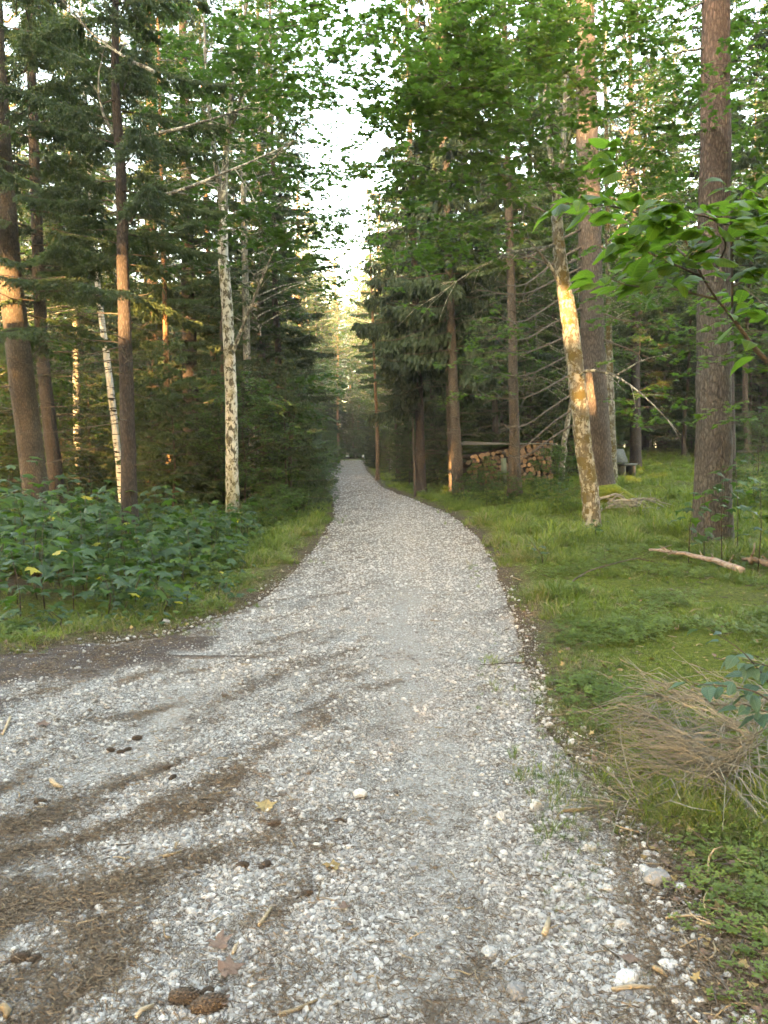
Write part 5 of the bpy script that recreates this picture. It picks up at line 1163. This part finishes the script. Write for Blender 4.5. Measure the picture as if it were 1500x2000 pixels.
for k, (px_, py_, w_, a, lb) in enumerate([(362, 1958, 52, 0, 'long spruce cone at the bottom of the path, left of a second one'), (408, 1982, 58, .7, 'long spruce cone lying close in front of dry leaves at the bottom'), (405, 1948, 26, 1.1, 'small dark cone behind the two long cones'),
        (536, 1615, 24, .6, 'dark cone standing out on pale gravel in the middle'), (474, 1695, 24, .2, 'round dark cone left of centre in the lower gravel'), (522, 1702, 26, 2.0, 'dark cone right beside the round one in the lower gravel'),
        (600, 1750, 22, .4, 'brownish cone near the small red leaf'), (663, 1606, 18, .0, 'small brown cone right of the yellow-brown leaf'), (78, 1570, 20, .2, 'dark cone alone on the left gravel'), (328, 1504, 18, .9, 'dark cone beside a white pebble'), (340, 1524, 16, 2.2, 'cone just below the white pebble on the left'),
        (216, 1468, 16, .1, 'first cone in the row on the left needle drift'), (236, 1472, 15, .5, 'second cone in the row on the left needle drift'), (250, 1468, 14, 1.4, 'third cone in the row on the left needle drift'), (268, 1445, 18, .1, 'dark cone behind the row of cones'), (40, 1880, 30, .6, 'dark cone at the left edge of the lower path'), (440, 1362, 12, .6, 'small dark cone further up the gravel'), (68, 1890, 26, 2.2, 'dark clump-like cone beside the one at the left edge')]):
    p = on_path(px_, py_); s_ = w_ / 1500 * np.linalg.norm(p - [0, 0, CAMZ]); obj('spruce_cone', cm_, None, p + [-s_ / 2, 0, s_ * .18], (k, 0, a * .5), s_, label=lb, category='cone')
def dryleaf(seed, mat):
    rr = rng(seed); C = np.vstack([MAPLE, [[0, .4]]]); z = .25 * np.abs(C[:, 0]) ** 1.2 + rr.uniform(-.06, .16, len(C)); n = len(MAPLE)
    return mesh('dry_leaf', np.column_stack([C, z]), None, [M[mat]], [(n, k, (k + 1) % n) for k in range(n)])
for k, (px_, py_, w_, m_, lb) in enumerate([(515, 1587, 40, 'deadleaf', 'curled tan maple leaf in the middle of the gravel'), (660, 1700, 32, 'deadleaf', 'tan maple leaf beside the track, right of the cones'), (678, 1772, 26, 'redleaf', 'small reddish-brown leaf on the grey track'), (420, 1840, 44, 'redleaf', 'dull brown leaf above the long cones'), (432, 1905, 44, 'redleaf', 'grey-brown leaf above the fallen cones at the bottom'),
        (82, 1422, 26, 'redleaf', 'pale pinkish leaf at the left on the gravel'), (445, 1965, 40, 'redleaf', 'brown leaf lying against the long cones'), (1230, 1870, 34, 'redleaf', 'brown leaf by the grass at the lower right')]):
    p = on_path(px_, py_); s_ = w_ / 1500 * np.linalg.norm(p - [0, 0, CAMZ]); obj('dry_leaf', dryleaf(900 + k, m_), None, p + [0, 0, .008], (.1, .1, k * 1.3), s_, label=lb, category='leaf')
for k, (px_, py_, px2, py2, w_, lb) in enumerate([(100, 1530, 122, 1545, 9, 'short pale wood chip on the left gravel'), (1062, 1835, 1072, 1805, 11, 'flat brown piece of bark standing up in the lower right gravel'), (1195, 1941, 1280, 1936, 8, 'split pale stick lying towards the lower right grass'), (1275, 1898, 1302, 1918, 10, 'pale splinter beside the sprouts, lower right'),
        (265, 1998, 300, 1972, 9, 'pale stick at the bottom edge left of the cones'), (455, 1870, 465, 1848, 7, 'thin light splinter above the cones'), (505, 1815, 530, 1780, 8, 'brown stick pointing up the path in the middle'), (318, 1680, 355, 1668, 6, 'pale thin splinter in the left needle drift'), (5, 1975, 12, 1998, 12, 'pale stub of wood in the lower left corner'), (20, 1405, 5, 1440, 5, 'thin twig by the dark soil at the left edge'), (1100, 1590, 1165, 1583, 7, 'brown twig lying across stones by the right edge'), (545, 1990, 620, 1960, 7, 'long brown twig near the bottom centre')]):
    a = on_path(px_, py_); c = on_path(px2, py2); rr = rng(950 + k); s_ = w_ / 2 / 1500 * np.linalg.norm(a - [0, 0, CAMZ]); mid = (a + c) / 2 + rr.normal(0, .004, 3); z_ = [0, 0, s_ + .006]
    b = MB(); b.tube(np.array([a, a * .7 + mid * .3, mid, c]) + z_ - a, [s_ * .8, s_, s_ * .95, s_ * .6], 6, rg=rr, bump=.2); obj('wood_splinter', b.me('wood_splinter', [M['chip']]), None, a, label=lb, category='splinter')
# ------------------------------------------------------------------ evening air between the trees
hz = bpy.data.materials.new('haze'); hz.use_nodes = True; ht = hz.node_tree; ht.nodes.clear()
ho = ht.nodes.new('ShaderNodeOutputMaterial'); hv = ht.nodes.new('ShaderNodeVolumePrincipled')
hv.inputs['Color'].default_value = (.93, .96, 1.0, 1); hv.inputs['Density'].default_value = .0005; hv.inputs['Anisotropy'].default_value = 0.0
ht.links.new(hv.outputs[0], ho.inputs['Volume'])
hb = MB(); hb.box((0, 150, 18.5), (620, 600, 43)); obj('haze', hb.me('haze', [hz]), kind='stuff')
print('objects', len(bpy.data.objects), 'tris', sum(len(m.loops) - 2 * len(m.polygons) for m in bpy.data.meshes))
